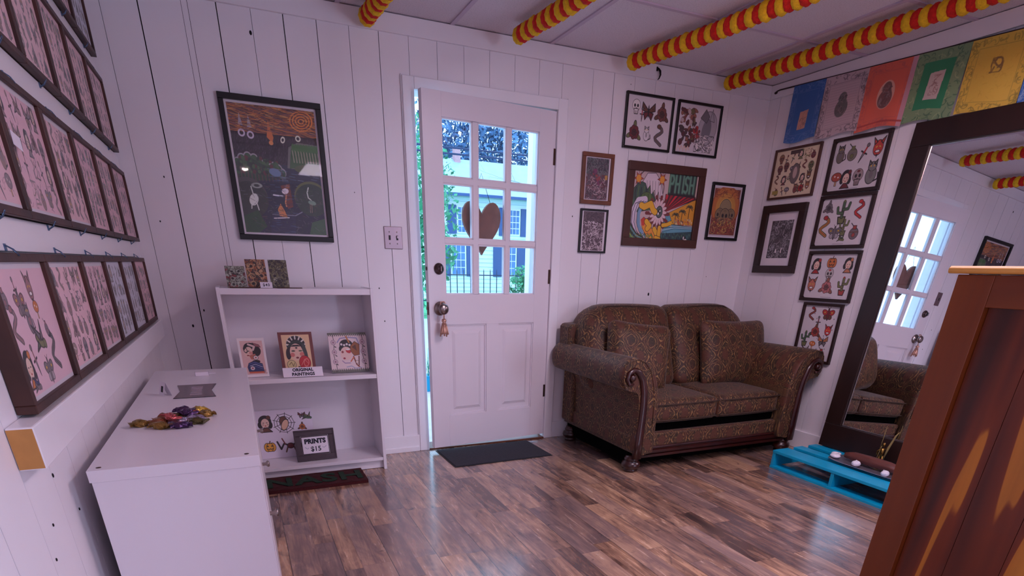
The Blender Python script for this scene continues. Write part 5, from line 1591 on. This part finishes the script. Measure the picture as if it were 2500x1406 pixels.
# --- two small ones at the left, skull picture at the right
c = CV(.185, .245, '5c4a54', .0013, 14)
c.scribble(0, 0, c.a, .4, 140, [(90, 100, 96), (60, 70, 76), (40, 36, 46), (110, 110, 110)], .014, .12)
c.scribble(0, .4, c.a, 1, 180, [(110, 50, 56), (70, 30, 40), (150, 110, 120), (196, 170, 170), (40, 20, 26)], .012, .08)
c.blobs(.25, .3, .55, .6, 16, [(120, 50, 90), (150, 60, 60), (90, 40, 70)], .02, .05); c.rect(.62, .40, .70, .5, (190, 140, 60))
framed(2.846, 1.722, .240, .290, .024, 'midwood', c, 'b', 'small brown wood framed dark purple print left of the surf poster', mat_w=(.010, .004))
c = CV(.165, .235, '5a4650', .0013, 15)
c.scribble(0, 0, c.a, .3, 120, [(80, 66, 76), (60, 46, 56), (110, 90, 96)], .014, .1)
c.scribble(0, .25, c.a, 1, 260, [(216, 200, 206), (90, 66, 76), (60, 40, 48), (180, 160, 166)], .014, .07)
framed(2.844, 1.418, .216, .264, .012, 'black', c, 'b', 'small black framed purple and white print below the brown framed one', mat_w=(.014, .003))
c = CV(.262, .316, 'ccc0c4', .0014, 16)
a = c.a
c.rect(.03, .03, a - .03, .97, (130, 60, 44))
for k in range(12, 0, -1): c.ell(a / 2, .40, .034 * k + .02, .036 * k, [(226, 196, 90), (216, 176, 96), (200, 140, 60), (190, 110, 50), (160, 80, 50)][min(4, k // 3)])
c.ell(a * .5, .42, .17, .18, (150, 130, 96), 0, K, .01)
for x, y, q in ((.26, .58, .16), (.60, .58, .16), (.42, .60, .18)): motif(c, 'skull', x, y, q * 2.1, [(120, 100, 70), (110, 90, 60), (136, 114, 84)])
c.scribble(.05, .62, a - .05, .95, 120, [(170, 90, 60), (90, 40, 40), (190, 150, 90), (120, 60, 50)], .012, .07); c.scribble(.04, .04, a - .04, .2, 40, [(200, 120, 60), (110, 50, 40)], .010, .08); c.blobs(.04, .70, a - .04, .95, 30, [(196, 160, 80), (150, 60, 50)], .01, .025)
framed(3.977, 1.588, .308, .370, .018, 'black', c, 'b', 'black framed print of skulls against an orange glowing sky, right of the surf poster')

# --- right wall
c = CV(.362, .285, 'e2cfae', .0014, 20)
flash(c, 6, 4, .05, [BRN, (120, 60, 50), GRY, DRED, OLV, (150, 90, 60)], .05, jit=.6, sc=1.05); c.rect(.42, .03, .72, .11, (70, 50, 46)); c.ell(.66, .52, .13, .20, (110, 96, 92), 0, K, .008); c.ell(.66, .5, .06, .12, (196, 170, 160)); c.rect(.06, .84, .24, .92, (160, 140, 60)); motif(c, 'rose', .92, .84, .2, [RED, OLV])
framed(-.353, 1.820, .390, .308, .014, 'deepframe', c, 'r', 'brown framed cream sheet crowded with small tattoo designs, upper left on the right wall')
c = CV(.196, .246, '4a4448', .0013, 21)
c.scribble(0, 0, c.a, 1, 420, [(130, 126, 130), (60, 56, 60), (96, 92, 96), (30, 26, 30), (176, 170, 176)], .014, .07); c.rect(.3, .75, .34, .85, WHT); c.rect(.5, .72, .53, .86, WHT)
framed(-.345, 1.408, .382, .444, .050, 'darkwood', c, 'r', 'thick dark framed grey print with a wide white mat on the right wall', d=.03, mat_w=(.043, .050))


def sheet(cx_, cz_, w, h, items, seed, label, sgn=True):
    c = CV(w - .036, h - .036, 'd6ced2', .0014, seed)
    for (kd, x, y, s_, P) in items: motif(c, kd, x, y, s_, P)
    c.line([(c.a * .4, .965), (c.a * .62, .965)], .008, (120, 110, 116))
    t = framed(cx_, cz_, w, h, .020, 'darkwood', c, 'r', label, 'tattoo sheets in a column on the right wall', d=.022)
    mb = MB()
    for sx in (-1, 1):
        for sz in (-1, 1):
            ax, az = sx * (w / 2 - .02), sz * (h / 2 - .02); r_ = .016
            P = [(ax, az)] + [(ax - sx * r_ * (1 - math.sin(q)), az - sz * r_ * (1 - math.cos(q))) for q in (0, PI / 8, PI / 4, 3 * PI / 8, PI / 2)]
            mb.prism(P, -.0105, -.0066, 'y')
    obj('mat_corner', mb, M['darkwood'], t)
    return t


sheet(-.836, 1.813, .398, .312, [('cat', .18, .26, .36, [GRY, OLV, (110, 100, 90)]), ('pot', .48, .26, .38, [OLV, GRY, (120, 112, 96)]), ('dagger', .78, .30, .40, [RED, GRY]), ('devil', 1.10, .25, .40, [(196, 60, 44), BRN]), ('mushroom', .20, .74, .38, [(170, 70, 50), GRY]), ('lady', .46, .76, .38, [DRED, OLV]), ('skull', .76, .76, .34, [DRED, GRY, (160, 140, 140)]), ('cat', 1.08, .70, .46, [GRY, OLV, (120, 120, 116)])], 31, 'dark framed tattoo sheet with a red devil face, topmost of the right wall column')
sheet(-.833, 1.497, .396, .312, [('rose', .20, .20, .28, [GRY, GRY, OLV]), ('cactus', .60, .30, .50, [OLV, GRN]), ('cactus', .72, .62, .36, [OLV, OLV]), ('snake', 1.02, .28, .40, [(196, 40, 40), RED]), ('snake', .18, .60, .48, [RED, (176, 140, 60)]), ('moth', .50, .72, .36, [GRY, LGR, GRY]), ('pot', 1.02, .72, .38, [(160, 60, 50), BRN, GRY]), ('bird', .72, .86, .22, [OLV, GRN])], 32, 'dark framed tattoo sheet with green cacti, second in the right wall column')
sheet(-.838, 1.172, .396, .312, [('lady', .20, .26, .36, [RED, GRY]), ('pumpkin', .62, .20, .34, [ORG, BRN]), ('lady', 1.08, .24, .34, [(196, 120, 80), OLV]), ('skull', .62, .46, .30, [RED, GRY, (190, 180, 180)]), ('devil', .18, .70, .38, [(196, 110, 90), GRY]), ('rose', .62, .74, .38, [(190, 110, 110), (150, 90, 70)]), ('cactus', 1.06, .70, .42, [(170, 60, 50), OLV])], 33, 'dark framed tattoo sheet with an orange pumpkin, third in the right wall column')
c = CV(.280, .352, 'd6ced2', .0014, 34)
for kd, x, y, s_, P in [('snake', .18, .16, .26, [RED, BRN]), ('moth', .54, .14, .28, [RED, BRN, DRED]), ('dagger', .36, .30, .24, [DRED, GRY]), ('rose', .34, .48, .26, [(170, 60, 44), BRN]), ('devil', .62, .44, .24, [(206, 44, 40), GRN]), ('cactus', .14, .62, .30, [OLV, GRN]), ('butterfly', .56, .64, .24, [(196, 120, 70), GRY]), ('mushroom', .34, .72, .2, [ORG, BRN]), ('bird', .2, .86, .24, [GRY, RED]), ('pot', .58, .86, .24, [RED, BRN])]: motif(c, kd, x, y, s_, P)
for _ in range(26): c.ell(c.r.uniform(.04, c.a - .04), c.r.uniform(.04, .96), .008, .012, c.r.choice([K, DRED, GRY]))
framed(-.846, .812, .314, .388, .017, 'darkwood', c, 'r', 'dark framed portrait tattoo sheet partly behind the loveseat arm, lowest in the right wall column', 'tattoo sheets in a column on the right wall', d=.022)

# ------------------------------------------------------------------ prayer flags on a cord along the right wall
pf = thing('prayer_flags', (XR - .020, 0, 0), 'string of coloured square prayer flags hanging along the top of the right wall', 'flags')
fy = [-.228, -.485, -.789, -1.087, -1.370, -1.668, -1.962]
fc = [('1f62a8', (90, 130, 190), (206, 150, 130)), ('c9b0b4', (110, 96, 100), (104, 100, 96)), ('e0644a', (196, 90, 80), (120, 80, 76)), ('0f8452', (120, 160, 110), (206, 186, 176)), ('dcb83c', (150, 130, 40), (150, 120, 50)), ('2f6fc0', (150, 180, 216), (180, 190, 210)), ('c9b0b4', (110, 96, 100), (104, 100, 96))]


def ztop(y): return 2.334 + (y + .072) * .0400


for k in range(6):
    y1, y0 = fy[k], fy[k + 1]; w_, h_ = y1 - y0, .318
    base, bor, fig = fc[k]
    c = CV(w_, h_, base, .0022, 60 + k)
    a = c.a
    if k == 3:
        c.px[:] = np.array(lin((120, 150, 104)), np.float32); c.scribble(0, 0, a, 1, 160, [(80, 120, 84), (150, 170, 120), (60, 110, 70)], .012, .05); c.rect(.16, .15, a - .20, .83, base)
    else:
        c.scribble(.0, .02, a, .12, 24, [bor], .014, .05, .7); c.scribble(.0, .88, a, .98, 30, [bor], .014, .05, .8); c.scribble(.02, .05, .12, .95, 40, [bor], .014, .05, .7); c.scribble(a - .12, .05, a - .02, .95, 40, [bor], .014, .05, .7)
        c.frame(.14, .006, bor)
        if k == 1:
            for q in range(17): c.line([(.17, .16 + q * .042), (a - .17, .16 + q * .042)], .006, (150, 130, 136), .6)
    if k == 2: c.rect(a - .10, 0, a, 1, (206, 150, 160)); c.rect(0, .90, a, .93, (180, 60, 50))
    m_ = .5 if k != 0 else .62
    if k == 4:
        c.scribble(.40, .30, .56, .48, 10, [(130, 100, 40)], .02, .08); c.scribble(.15, .15, a - .15, .85, 60, [(200, 160, 40)], .01, .03, .4)
    else:
        fw2, fh2 = (.16, .20) if k != 0 else (.12, .16)
        if k in (0, 3): c.poly([(a / 2 - fw2 * .8, m_ - fh2 * .9), (a / 2 + fw2 * .8, m_ - fh2), (a / 2 + fw2 * .7, m_ + fh2), (a / 2 - fw2 * .9, m_ + fh2)], fig); c.scribble(a / 2 - .08, m_ - .14, a / 2 + .08, m_ + .14, 20, [(150, 110, 100)], .008, .04)
        else:
            if k == 2: c.ell(a / 2, m_, .17, .22, (226, 170, 150))
            c.ell(a / 2, m_ - .10, .09, .10, fig); c.ell(a / 2, m_ + .06, .14, .15, fig); c.scribble(a / 2 - .1, m_ - .15, a / 2 + .1, m_ + .18, 26, [(70, 60, 64), (150, 130, 130)], .008, .04)
    fo = c.mesh('flag', lambda u, v, y1=y1, w_=w_, h_=h_, k=k: (-.006 - .007 * v * (1 + .6 * np.sin(u * 7 + k)) - .001 * k % 3 * .3, y1 - u * w_ - .010 * v * np.sin(k * 1.7), ztop(0) + (y1 - u * w_ + .072) * .04 - .006 - v * (h_ + .010 * np.sin(u * 5 + k))), M['art'], pf)
mb = MB()
mb.tube([(0, -.060, ztop(-.06) - .012), (0, -.072, ztop(-.072) - .004)] + [(-.002, -.1 - .12 * i, ztop(-.1 - .12 * i) - .001) for i in range(18)], .0042, 7)
mb.ell((0, -.064, ztop(-.06) - .012), .006, .014, .008)
obj('cord', mb, M['cord'], pf)

# ------------------------------------------------------------------ red and yellow paper garlands under the ceiling
gar = [((1.372, -.085, 2.318), (1.56, -3.5, 2.318), 'paper garland furthest left under the ceiling'), ((2.165, -.22, 2.316), (2.42, -3.5, 2.318), 'paper garland second from the left under the ceiling'),
       ((2.957, -.15, 2.318), (3.40, -3.5, 2.318), 'long paper garland second from the right under the ceiling'), ((3.752, -.11, 2.316), (3.86, -3.5, 2.318), 'paper garland furthest right, beside the prayer flags')]
for gi, (a, b, lb) in enumerate(gar):
    a, b = Vector(a), Vector(b); L = (b - a).length; n = int(L / .042)
    d = (b - a).normalized(); rotm = d.to_track_quat('Y', 'Z').to_matrix().to_4x4()
    t = thing('paper_garland', a, 'red and yellow ' + lb, 'garland', 'red and yellow paper garlands')
    qr = random.Random(gi)
    for ci, mt_ in ((0, 'yel_t'), (1, 'red_t')):
        mb = MB()
        for k in range(ci, n, 2):
            p = (b - a) * (k / n) + Vector((0, 0, -.006 * math.sin(PI * k / n * 3) ** 2))
            r_ = (.0415 if ci == 0 else .0395) * qr.uniform(.95, 1.05)
            j = Matrix.Rotation(qr.uniform(-.12, .12), 4, 'X') @ Matrix.Rotation(qr.uniform(-.12, .12), 4, 'Z')
            # a rounded puff of folded tissue, axis along the garland
            prof = [(0, -.030), (r_ * .55, -.028), (r_ * .85, -.020), (r_, -.006), (r_ * .98, .008), (r_ * .84, .021), (r_ * .5, .029), (0, .030)]
            vv = []
            N = 20
            for (rad, yy) in prof:
                for q in range(N):
                    an = 2 * PI * q / N; rr2 = rad * (1 + .035 * math.cos(an * 10))
                    vv.append(rotm @ (j @ Vector((rr2 * math.cos(an), yy, rr2 * math.sin(an)))) + p)
            fs = [(i * N + q, (i + 1) * N + q, (i + 1) * N + (q + 1) % N, i * N + (q + 1) % N) for i in range(len(prof) - 1) for q in range(N)]
            mb.add(vv, fs, True)
        obj('yellow_tissue' if ci == 0 else 'red_tissue', mb, M[mt_], t)
    mb = MB(); mb.tube([Vector((0, 0, .0)), (b - a)], .002, 5); obj('string', mb, M['cord'], t)
    for k in range(5):
        pass

# ------------------------------------------------------------------ art on the bookcase
def leaning(name, x, z, w, h, thick, yb, lean_deg, c, label, cat, group=None, edge='paper', rotz=0.0, border=None):
    """small canvas leaning back; base front edge at y=yb; art on the front (-y) face"""
    t = thing(name, (x, yb, z), label, cat, group, rot=(R(-lean_deg), 0, R(rotz)))
    mb = MB(); mb.box(-w / 2, w / 2, 0, thick, 0, h); obj('canvas' if thick > .006 else 'card', mb, M[edge], t, bevel=.0006, seg=1)
    c.mesh('painted_face', lambda u, v: ((u - .5) * w, -.0006 + 0 * u, (1 - v) * h), M['art'], t)
    return t


# three small carved-looking panels on the top
M['edgepink'] = simple('pinkish_canvas_edge', (214, 180, 178), .7)
M['edgeolive'] = simple('olive_canvas_edge', (110, 90, 50), .7)
for (x, w_, h_, pal, sd, lb, ed) in ((.5525, .094, .104, [(110, 110, 96), (60, 54, 50), (150, 150, 140), (130, 50, 50), (170, 176, 160)], 1, 'small square painted panel with tangled grey green faces, leftmost on top of the bookcase', 'edgepink'),
                                 (.655, .098, .138, [(150, 84, 40), (60, 34, 26), (110, 96, 60), (120, 80, 84), (190, 150, 110)], 2, 'tall painted panel with orange and brown faces, middle one on top of the bookcase', 'edgeolive'),
                                 (.765, .092, .138, [(120, 120, 100), (76, 76, 66), (160, 160, 146), (50, 46, 46), (110, 106, 70)], 3, 'tall painted panel in grey green, rightmost of the three on top of the bookcase', 'edgepink')):
    c = CV(w_, h_, pal[0], .0011, 90 + sd)
    c.blobs(0, 0, c.a, 1, 60, pal, .03, .10, (36, 28, 28), .012)
    for y in (.25, .58, .85):
        for q in (-1, 1): c.ell(c.a / 2 + q * .16, y, .05, .045, (30, 20, 22)); c.ell(c.a / 2 + q * .16, y, .09, .08, pal[4], 0, hollow=.012)
        c.line([(c.a / 2 - .12, y + .12), (c.a / 2, y + .15), (c.a / 2 + .12, y + .12)], .024, (30, 20, 22))
    c.scribble(0, 0, c.a, 1, 70, [(34, 26, 26), pal[4]], .018, .12)
    leaning('painted_panel', x, 1.0575, w_, h_, .012, -.262, 12, c, lb, 'painting', 'three small painted panels on top of the bookcase', ed)
t = thing('price_card', (.693, -.287, 1.0575), 'tiny white price card reading $40 on top of the bookcase', 'sign', rot=(R(-10), 0, 0))
mb = MB(); mb.box(-.030, .030, 0, .0012, 0, .028); obj('card', mb, M['paper'], t)
obj('lettering', text_mb('$40', .019, .0003, .0002, spacing=1.25), M['ink'], t, loc=(0, -.0006, .014), rot=(R(90), 0, 0))
for x0_, x1_, y_ in ((.515, .66, -.312), (.745, .87, -.306)):
    mb = MB(); mb.box(-(x1_ - x0_) / 2, (x1_ - x0_) / 2, -.012, .05, 0, .0025)
    tag(obj('flat_card', mb, M['deepframe'], None, loc=((x0_ + x1_) / 2, y_, 1.0575), rot=(0, 0, 0)), 'brown flat card lying at the %s of the bookcase top' % ('left front' if x0_ < .6 else 'middle front'), 'card')

# three original paintings on the middle shelf
c = CV(.138, .205, 'f0e6e6', .0010, 41)
a = c.a
c.rect(.06, .07, a - .06, .93, (226, 186, 180)); c.ell(.30, .26, .17, .14, K, .2); c.ell(.44, .34, .11, .13, K, .3); c.line([(.26, .16), (.40, .22), (.36, .30)], .05, (220, 190, 186)); c.poly([(.36, .12), (.52, .17), (.56, .24), (.44, .22)], (150, 90, 96), K, .008)
c.ell(.24, .36, .10, .14, (230, 196, 180), .2); c.ell(.17, .30, .04, .07, K, -.3, hollow=.008); c.ell(.22, .44, .03, .016, (150, 24, 34)); c.ell(.30, .38, .05, .04, (206, 90, 90), al=.6); c.ell(.24, .33, .03, .012, K); c.poly([(.24, .44), (.40, .40), (.42, .56), (.28, .54)], (190, 110, 90))
c.ell(.40, .50, .055, .05, (230, 214, 210), 0, K, .010); c.ell(.40, .50, .02, .02, (176, 50, 50)); c.ell(.40, .60, .10, .04, K)
c.poly([(.20, .64), (.34, .58), (.54, .66), (.56, .86), (.18, .86), (.16, .74)], (30, 40, 96), K, .01)
for k in range(3): c.line([(.20 + k * .02, .66 + k * .05), (.36, .62 + k * .05), (.54, .70 + k * .05)], .012, (190, 196, 220) if k % 2 else (90, 110, 160))
c.ell(.28, .77, .055, .05, (216, 206, 210), 0, K, .010); c.ell(.28, .77, .025, .02, (170, 50, 60)); c.rect(.18, .86, .56, .90, (206, 96, 60)); c.scribble(.56, .82, .62, .92, 5, [(120, 90, 100)], .008, .03)
leaning('painting', .570, .5945, .138, .207, .004, -.235, 9, c, 'white bordered portrait of a woman in blue on the middle shelf', 'painting', 'original paintings on the middle shelf')
c = CV(.178, .198, '74302a', .0010, 42)
a = c.a
c.rect(.085, .065, a - .085, 1, (232, 194, 150)); c.ell(.44, .30, .25, .21, K, 0, (226, 216, 200), .006)
for k in range(7): t_ = PI + PI * k / 6; c.line([(.44 + .17 * math.cos(t_), .30 + .14 * math.sin(t_)), (.44 + .24 * math.cos(t_), .29 + .20 * math.sin(t_))], .034, (226, 216, 206))
c.line([(.24, .34), (.36, .24), (.52, .22), (.64, .30)], .06, (36, 56, 46)); c.ell(.22, .50, .07, .14, K, .1); c.ell(.66, .46, .05, .2, (56, 66, 60), -.2)
c.ell(.43, .47, .17, .20, (232, 192, 170), 0); c.poly([(.28, .34), (.58, .34), (.5, .30), (.36, .30)], K); c.ell(.35, .44, .05, .018, (60, 60, 40)); c.ell(.54, .44, .05, .018, (90, 90, 56)); c.ell(.32, .53, .06, .05, (206, 60, 66), al=.7); c.ell(.57, .52, .06, .05, (206, 60, 66), al=.7); c.ell(.44, .60, .04, .022, (120, 16, 30)); c.ell(.44, .37, .03, .02, K)
c.ell(.62, .72, .15, .16, (196, 24, 36), 0, K, .008); c.ell(.66, .72, .06, .09, (226, 120, 110), .3, hollow=.010); c.line([(.52, .78), (.62, .64), (.70, .74)], .014, (226, 130, 120)); c.ell(.26, .76, .11, .10, (222, 200, 140), 0, K, .010); c.line([(.20, .76), (.26, .70), (.30, .80), (.34, .72)], .016, (120, 90, 50))
c.poly([(.36, .98), (.44, .80), (.52, .84), (.46, 1)], (90, 56, 40), K, .01); c.poly([(.56, 1), (.60, .88), (.70, .9), (.66, 1)], (60, 70, 40), K, .01)
leaning('painting', .807, .5955, .184, .232, .012, -.225, 9, c, 'dark red framed portrait of a woman with a red rose, middle of the middle shelf', 'painting', 'original paintings on the middle shelf', 'mahog')
c = CV(.216, .220, 'e2cccc', .0010, 43)
a = c.a
for k in range(60): x = k / 60 * a; c.line([(x, 0), (x + .006, .05 + .02 * (k % 3))], .014, (46, 62, 36)); c.line([(x, 1), (x + .006, .94 - .02 * (k % 3))], .014, (46, 62, 36))
for x in (.12, a - .12):
    c.line([(x + .02 * math.sin(k), .07 + k * .1) for k in range(10)], .014, K)
    for k in range(3): c.ell(x, .24 + k * .24, .055, .058, (206, 176, 186), 0, (90, 80, 86), .007); c.ell(x, .24 + k * .24, .022, .022, (150, 110, 120)); c.ell(x + .04, .35 + k * .22, .03, .012, K, .5)
c.line([(.22, .24), (.30, .14), (.5, .12), (.72, .14), (.78, .3)], .03, (150, 140, 176)); c.ell(.44, .30, .17, .13, K); c.ell(.30, .38, .05, .08, K, .4)
for k in range(4): c.ell(.32 + k * .07, .29 + .02 * (k % 2), .028, .028, (226, 214, 214))
c.ell(.42, .52, .15, .17, (232, 196, 186), .2); c.ell(.48, .46, .07, .05, (190, 30, 40), .5); c.ell(.47, .42, .05, .02, WHT); c.ell(.33, .48, .03, .03, (150, 60, 60)); c.ell(.36, .64, .03, .025, (150, 30, 50)); c.line([(.30, .70), (.36, .76), (.5, .76)], .02, (140, 120, 160))
c.poly([(.54, .34), (.66, .22), (.78, .30), (.76, .56), (.62, .58), (.54, .46)], (150, 84, 36), K, .01); c.poly([(.58, .36), (.68, .30), (.70, .46)], (90, 50, 26)); c.line([(.46, .1), (.52, .24)], .04, (190, 120, 60)); c.line([(.60, .60), (.66, .80), (.76, .90)], .035, (130, 60, 30)); c.line([(.74, .6), (.72, .82)], .03, (110, 50, 40)); c.line([(.52, .72), (.60, .62)], .03, (206, 100, 60))
c.line([(.40, .86), (.52, .84), (.62, .90), (.78, .88)], .03, (176, 170, 190)); c.ell(.68, .74, .035, .035, (226, 200, 190), 0, K, .008)
leaning('painting', 1.096, .5955, .220, .224, .014, -.235, 9, c, 'square portrait with a bronze bell and flower border, right end of the middle shelf', 'painting', 'original paintings on the middle shelf')
t = thing('sign_card', (.818, -.302, .5945), 'white card reading ORIGINAL PAINTINGS on the middle shelf', 'sign', rot=(R(-14), 0, R(1)))
mb = MB(); mb.box(-.108, .108, 0, .0014, 0, .052); obj('card', mb, M['paper'], t)
mb = MB(); mb.add([(-.108, .001, .05), (.108, .001, .05), (.108, .028, .008), (-.108, .028, .008)], [(0, 1, 2, 3)]); obj('card_back', mb, M['paper'], t)
obj('lettering', text_mb('ORIGINAL', .023, .0011, .0002, spacing=1.08), M['ink'], t, loc=(0, -.0008, .038), rot=(R(90), 0, 0))
obj('lettering', text_mb('PAINTINGS', .023, .0011, .0002, spacing=1.08), M['ink'], t, loc=(0, -.0008, .014), rot=(R(90), 0, 0))
# big flash print on the bottom shelf and framed price sign
c = CV(.335, .30, 'e6dcea', .0012, 44)
for kd, x, y, s_, P in (('lady', .20, .26, .36, [BRN, GRY]), ('web', .56, .28, .44, [BRN, GRY]), ('butterfly', .92, .14, .16, [DRED, GRY]), ('bird', 1.02, .18, .22, [GRN, OLV]), ('rose', .90, .38, .17, [ORG, BRN]), ('pumpkin', .22, .76, .30, [(226, 160, 40), BRN]), ('branch', .62, .76, .50, [BRN, DRED]), ('skull', 1.0, .8, .2, [ORG, GRY])): motif(c, kd, x, y, s_, P)
leaning('print_sheet', .682, .0795, .335, .290, .0015, -.118, 9, c, 'large white sheet of tattoo designs leaning on the bottom shelf', 'print')
t = thing('price_sign', (.838, -.250, .0820), 'charcoal framed sign reading PRINTS $15 on the bottom shelf', 'sign', rot=(R(-10), 0, R(2)))
mb = MB(); fwd_ = .034
for a_ in ((-.116, .116, 0, fwd_), (-.116, .116, .184 - fwd_, .184), (-.116, -.116 + fwd_, fwd_, .184 - fwd_), (.116 - fwd_, .116, fwd_, .184 - fwd_)): mb.box(a_[0], a_[1], 0, .014, a_[2], a_[3])
M['charframe'] = simple('charcoal_frame', (70, 56, 62), .45, var=.2)
obj('frame', mb, M['charframe'], t, bevel=.003)
mb = MB()
for a_ in ((-.118, .118, -.001, .008), (-.118, .118, .177, .186), (-.118, -.109, 0, .186), (.109, .118, 0, .186)): mb.box(a_[0], a_[1], -.003, .015, a_[2], a_[3])
obj('frame_lip', mb, M['charframe'], t, bevel=.002)
mb = MB(); mb.box(-.08, .08, .006, .008, .035, .149); obj('mat_board', mb, M['charframe'], t)
mb = MB(); mb.box(-.076, .076, .003, .0055, .042, .142); obj('card', mb, M['paper'], t, bevel=.001)
obj('lettering', text_mb('PRINTS', .038, .0024, .0002, spacing=1.04), M['ink'], t, loc=(0, .0026, .115), rot=(R(90), 0, 0))
obj('lettering', text_mb('$15', .040, .0010, .0002, spacing=1.04), M['ink'], t, loc=(0, .0026, .068), rot=(R(90), 0, 0))
mb = MB()
for s in (-1, 1): mb.tube([(s * .040, .0024, .078), (s * .048, .0024, .072), (s * .058, .0024, .078), (s * .062, .0024, .083)], .0012, 5)
obj('flourish', mb, simple('pale_blue_ink', (120, 130, 160), .6), t)
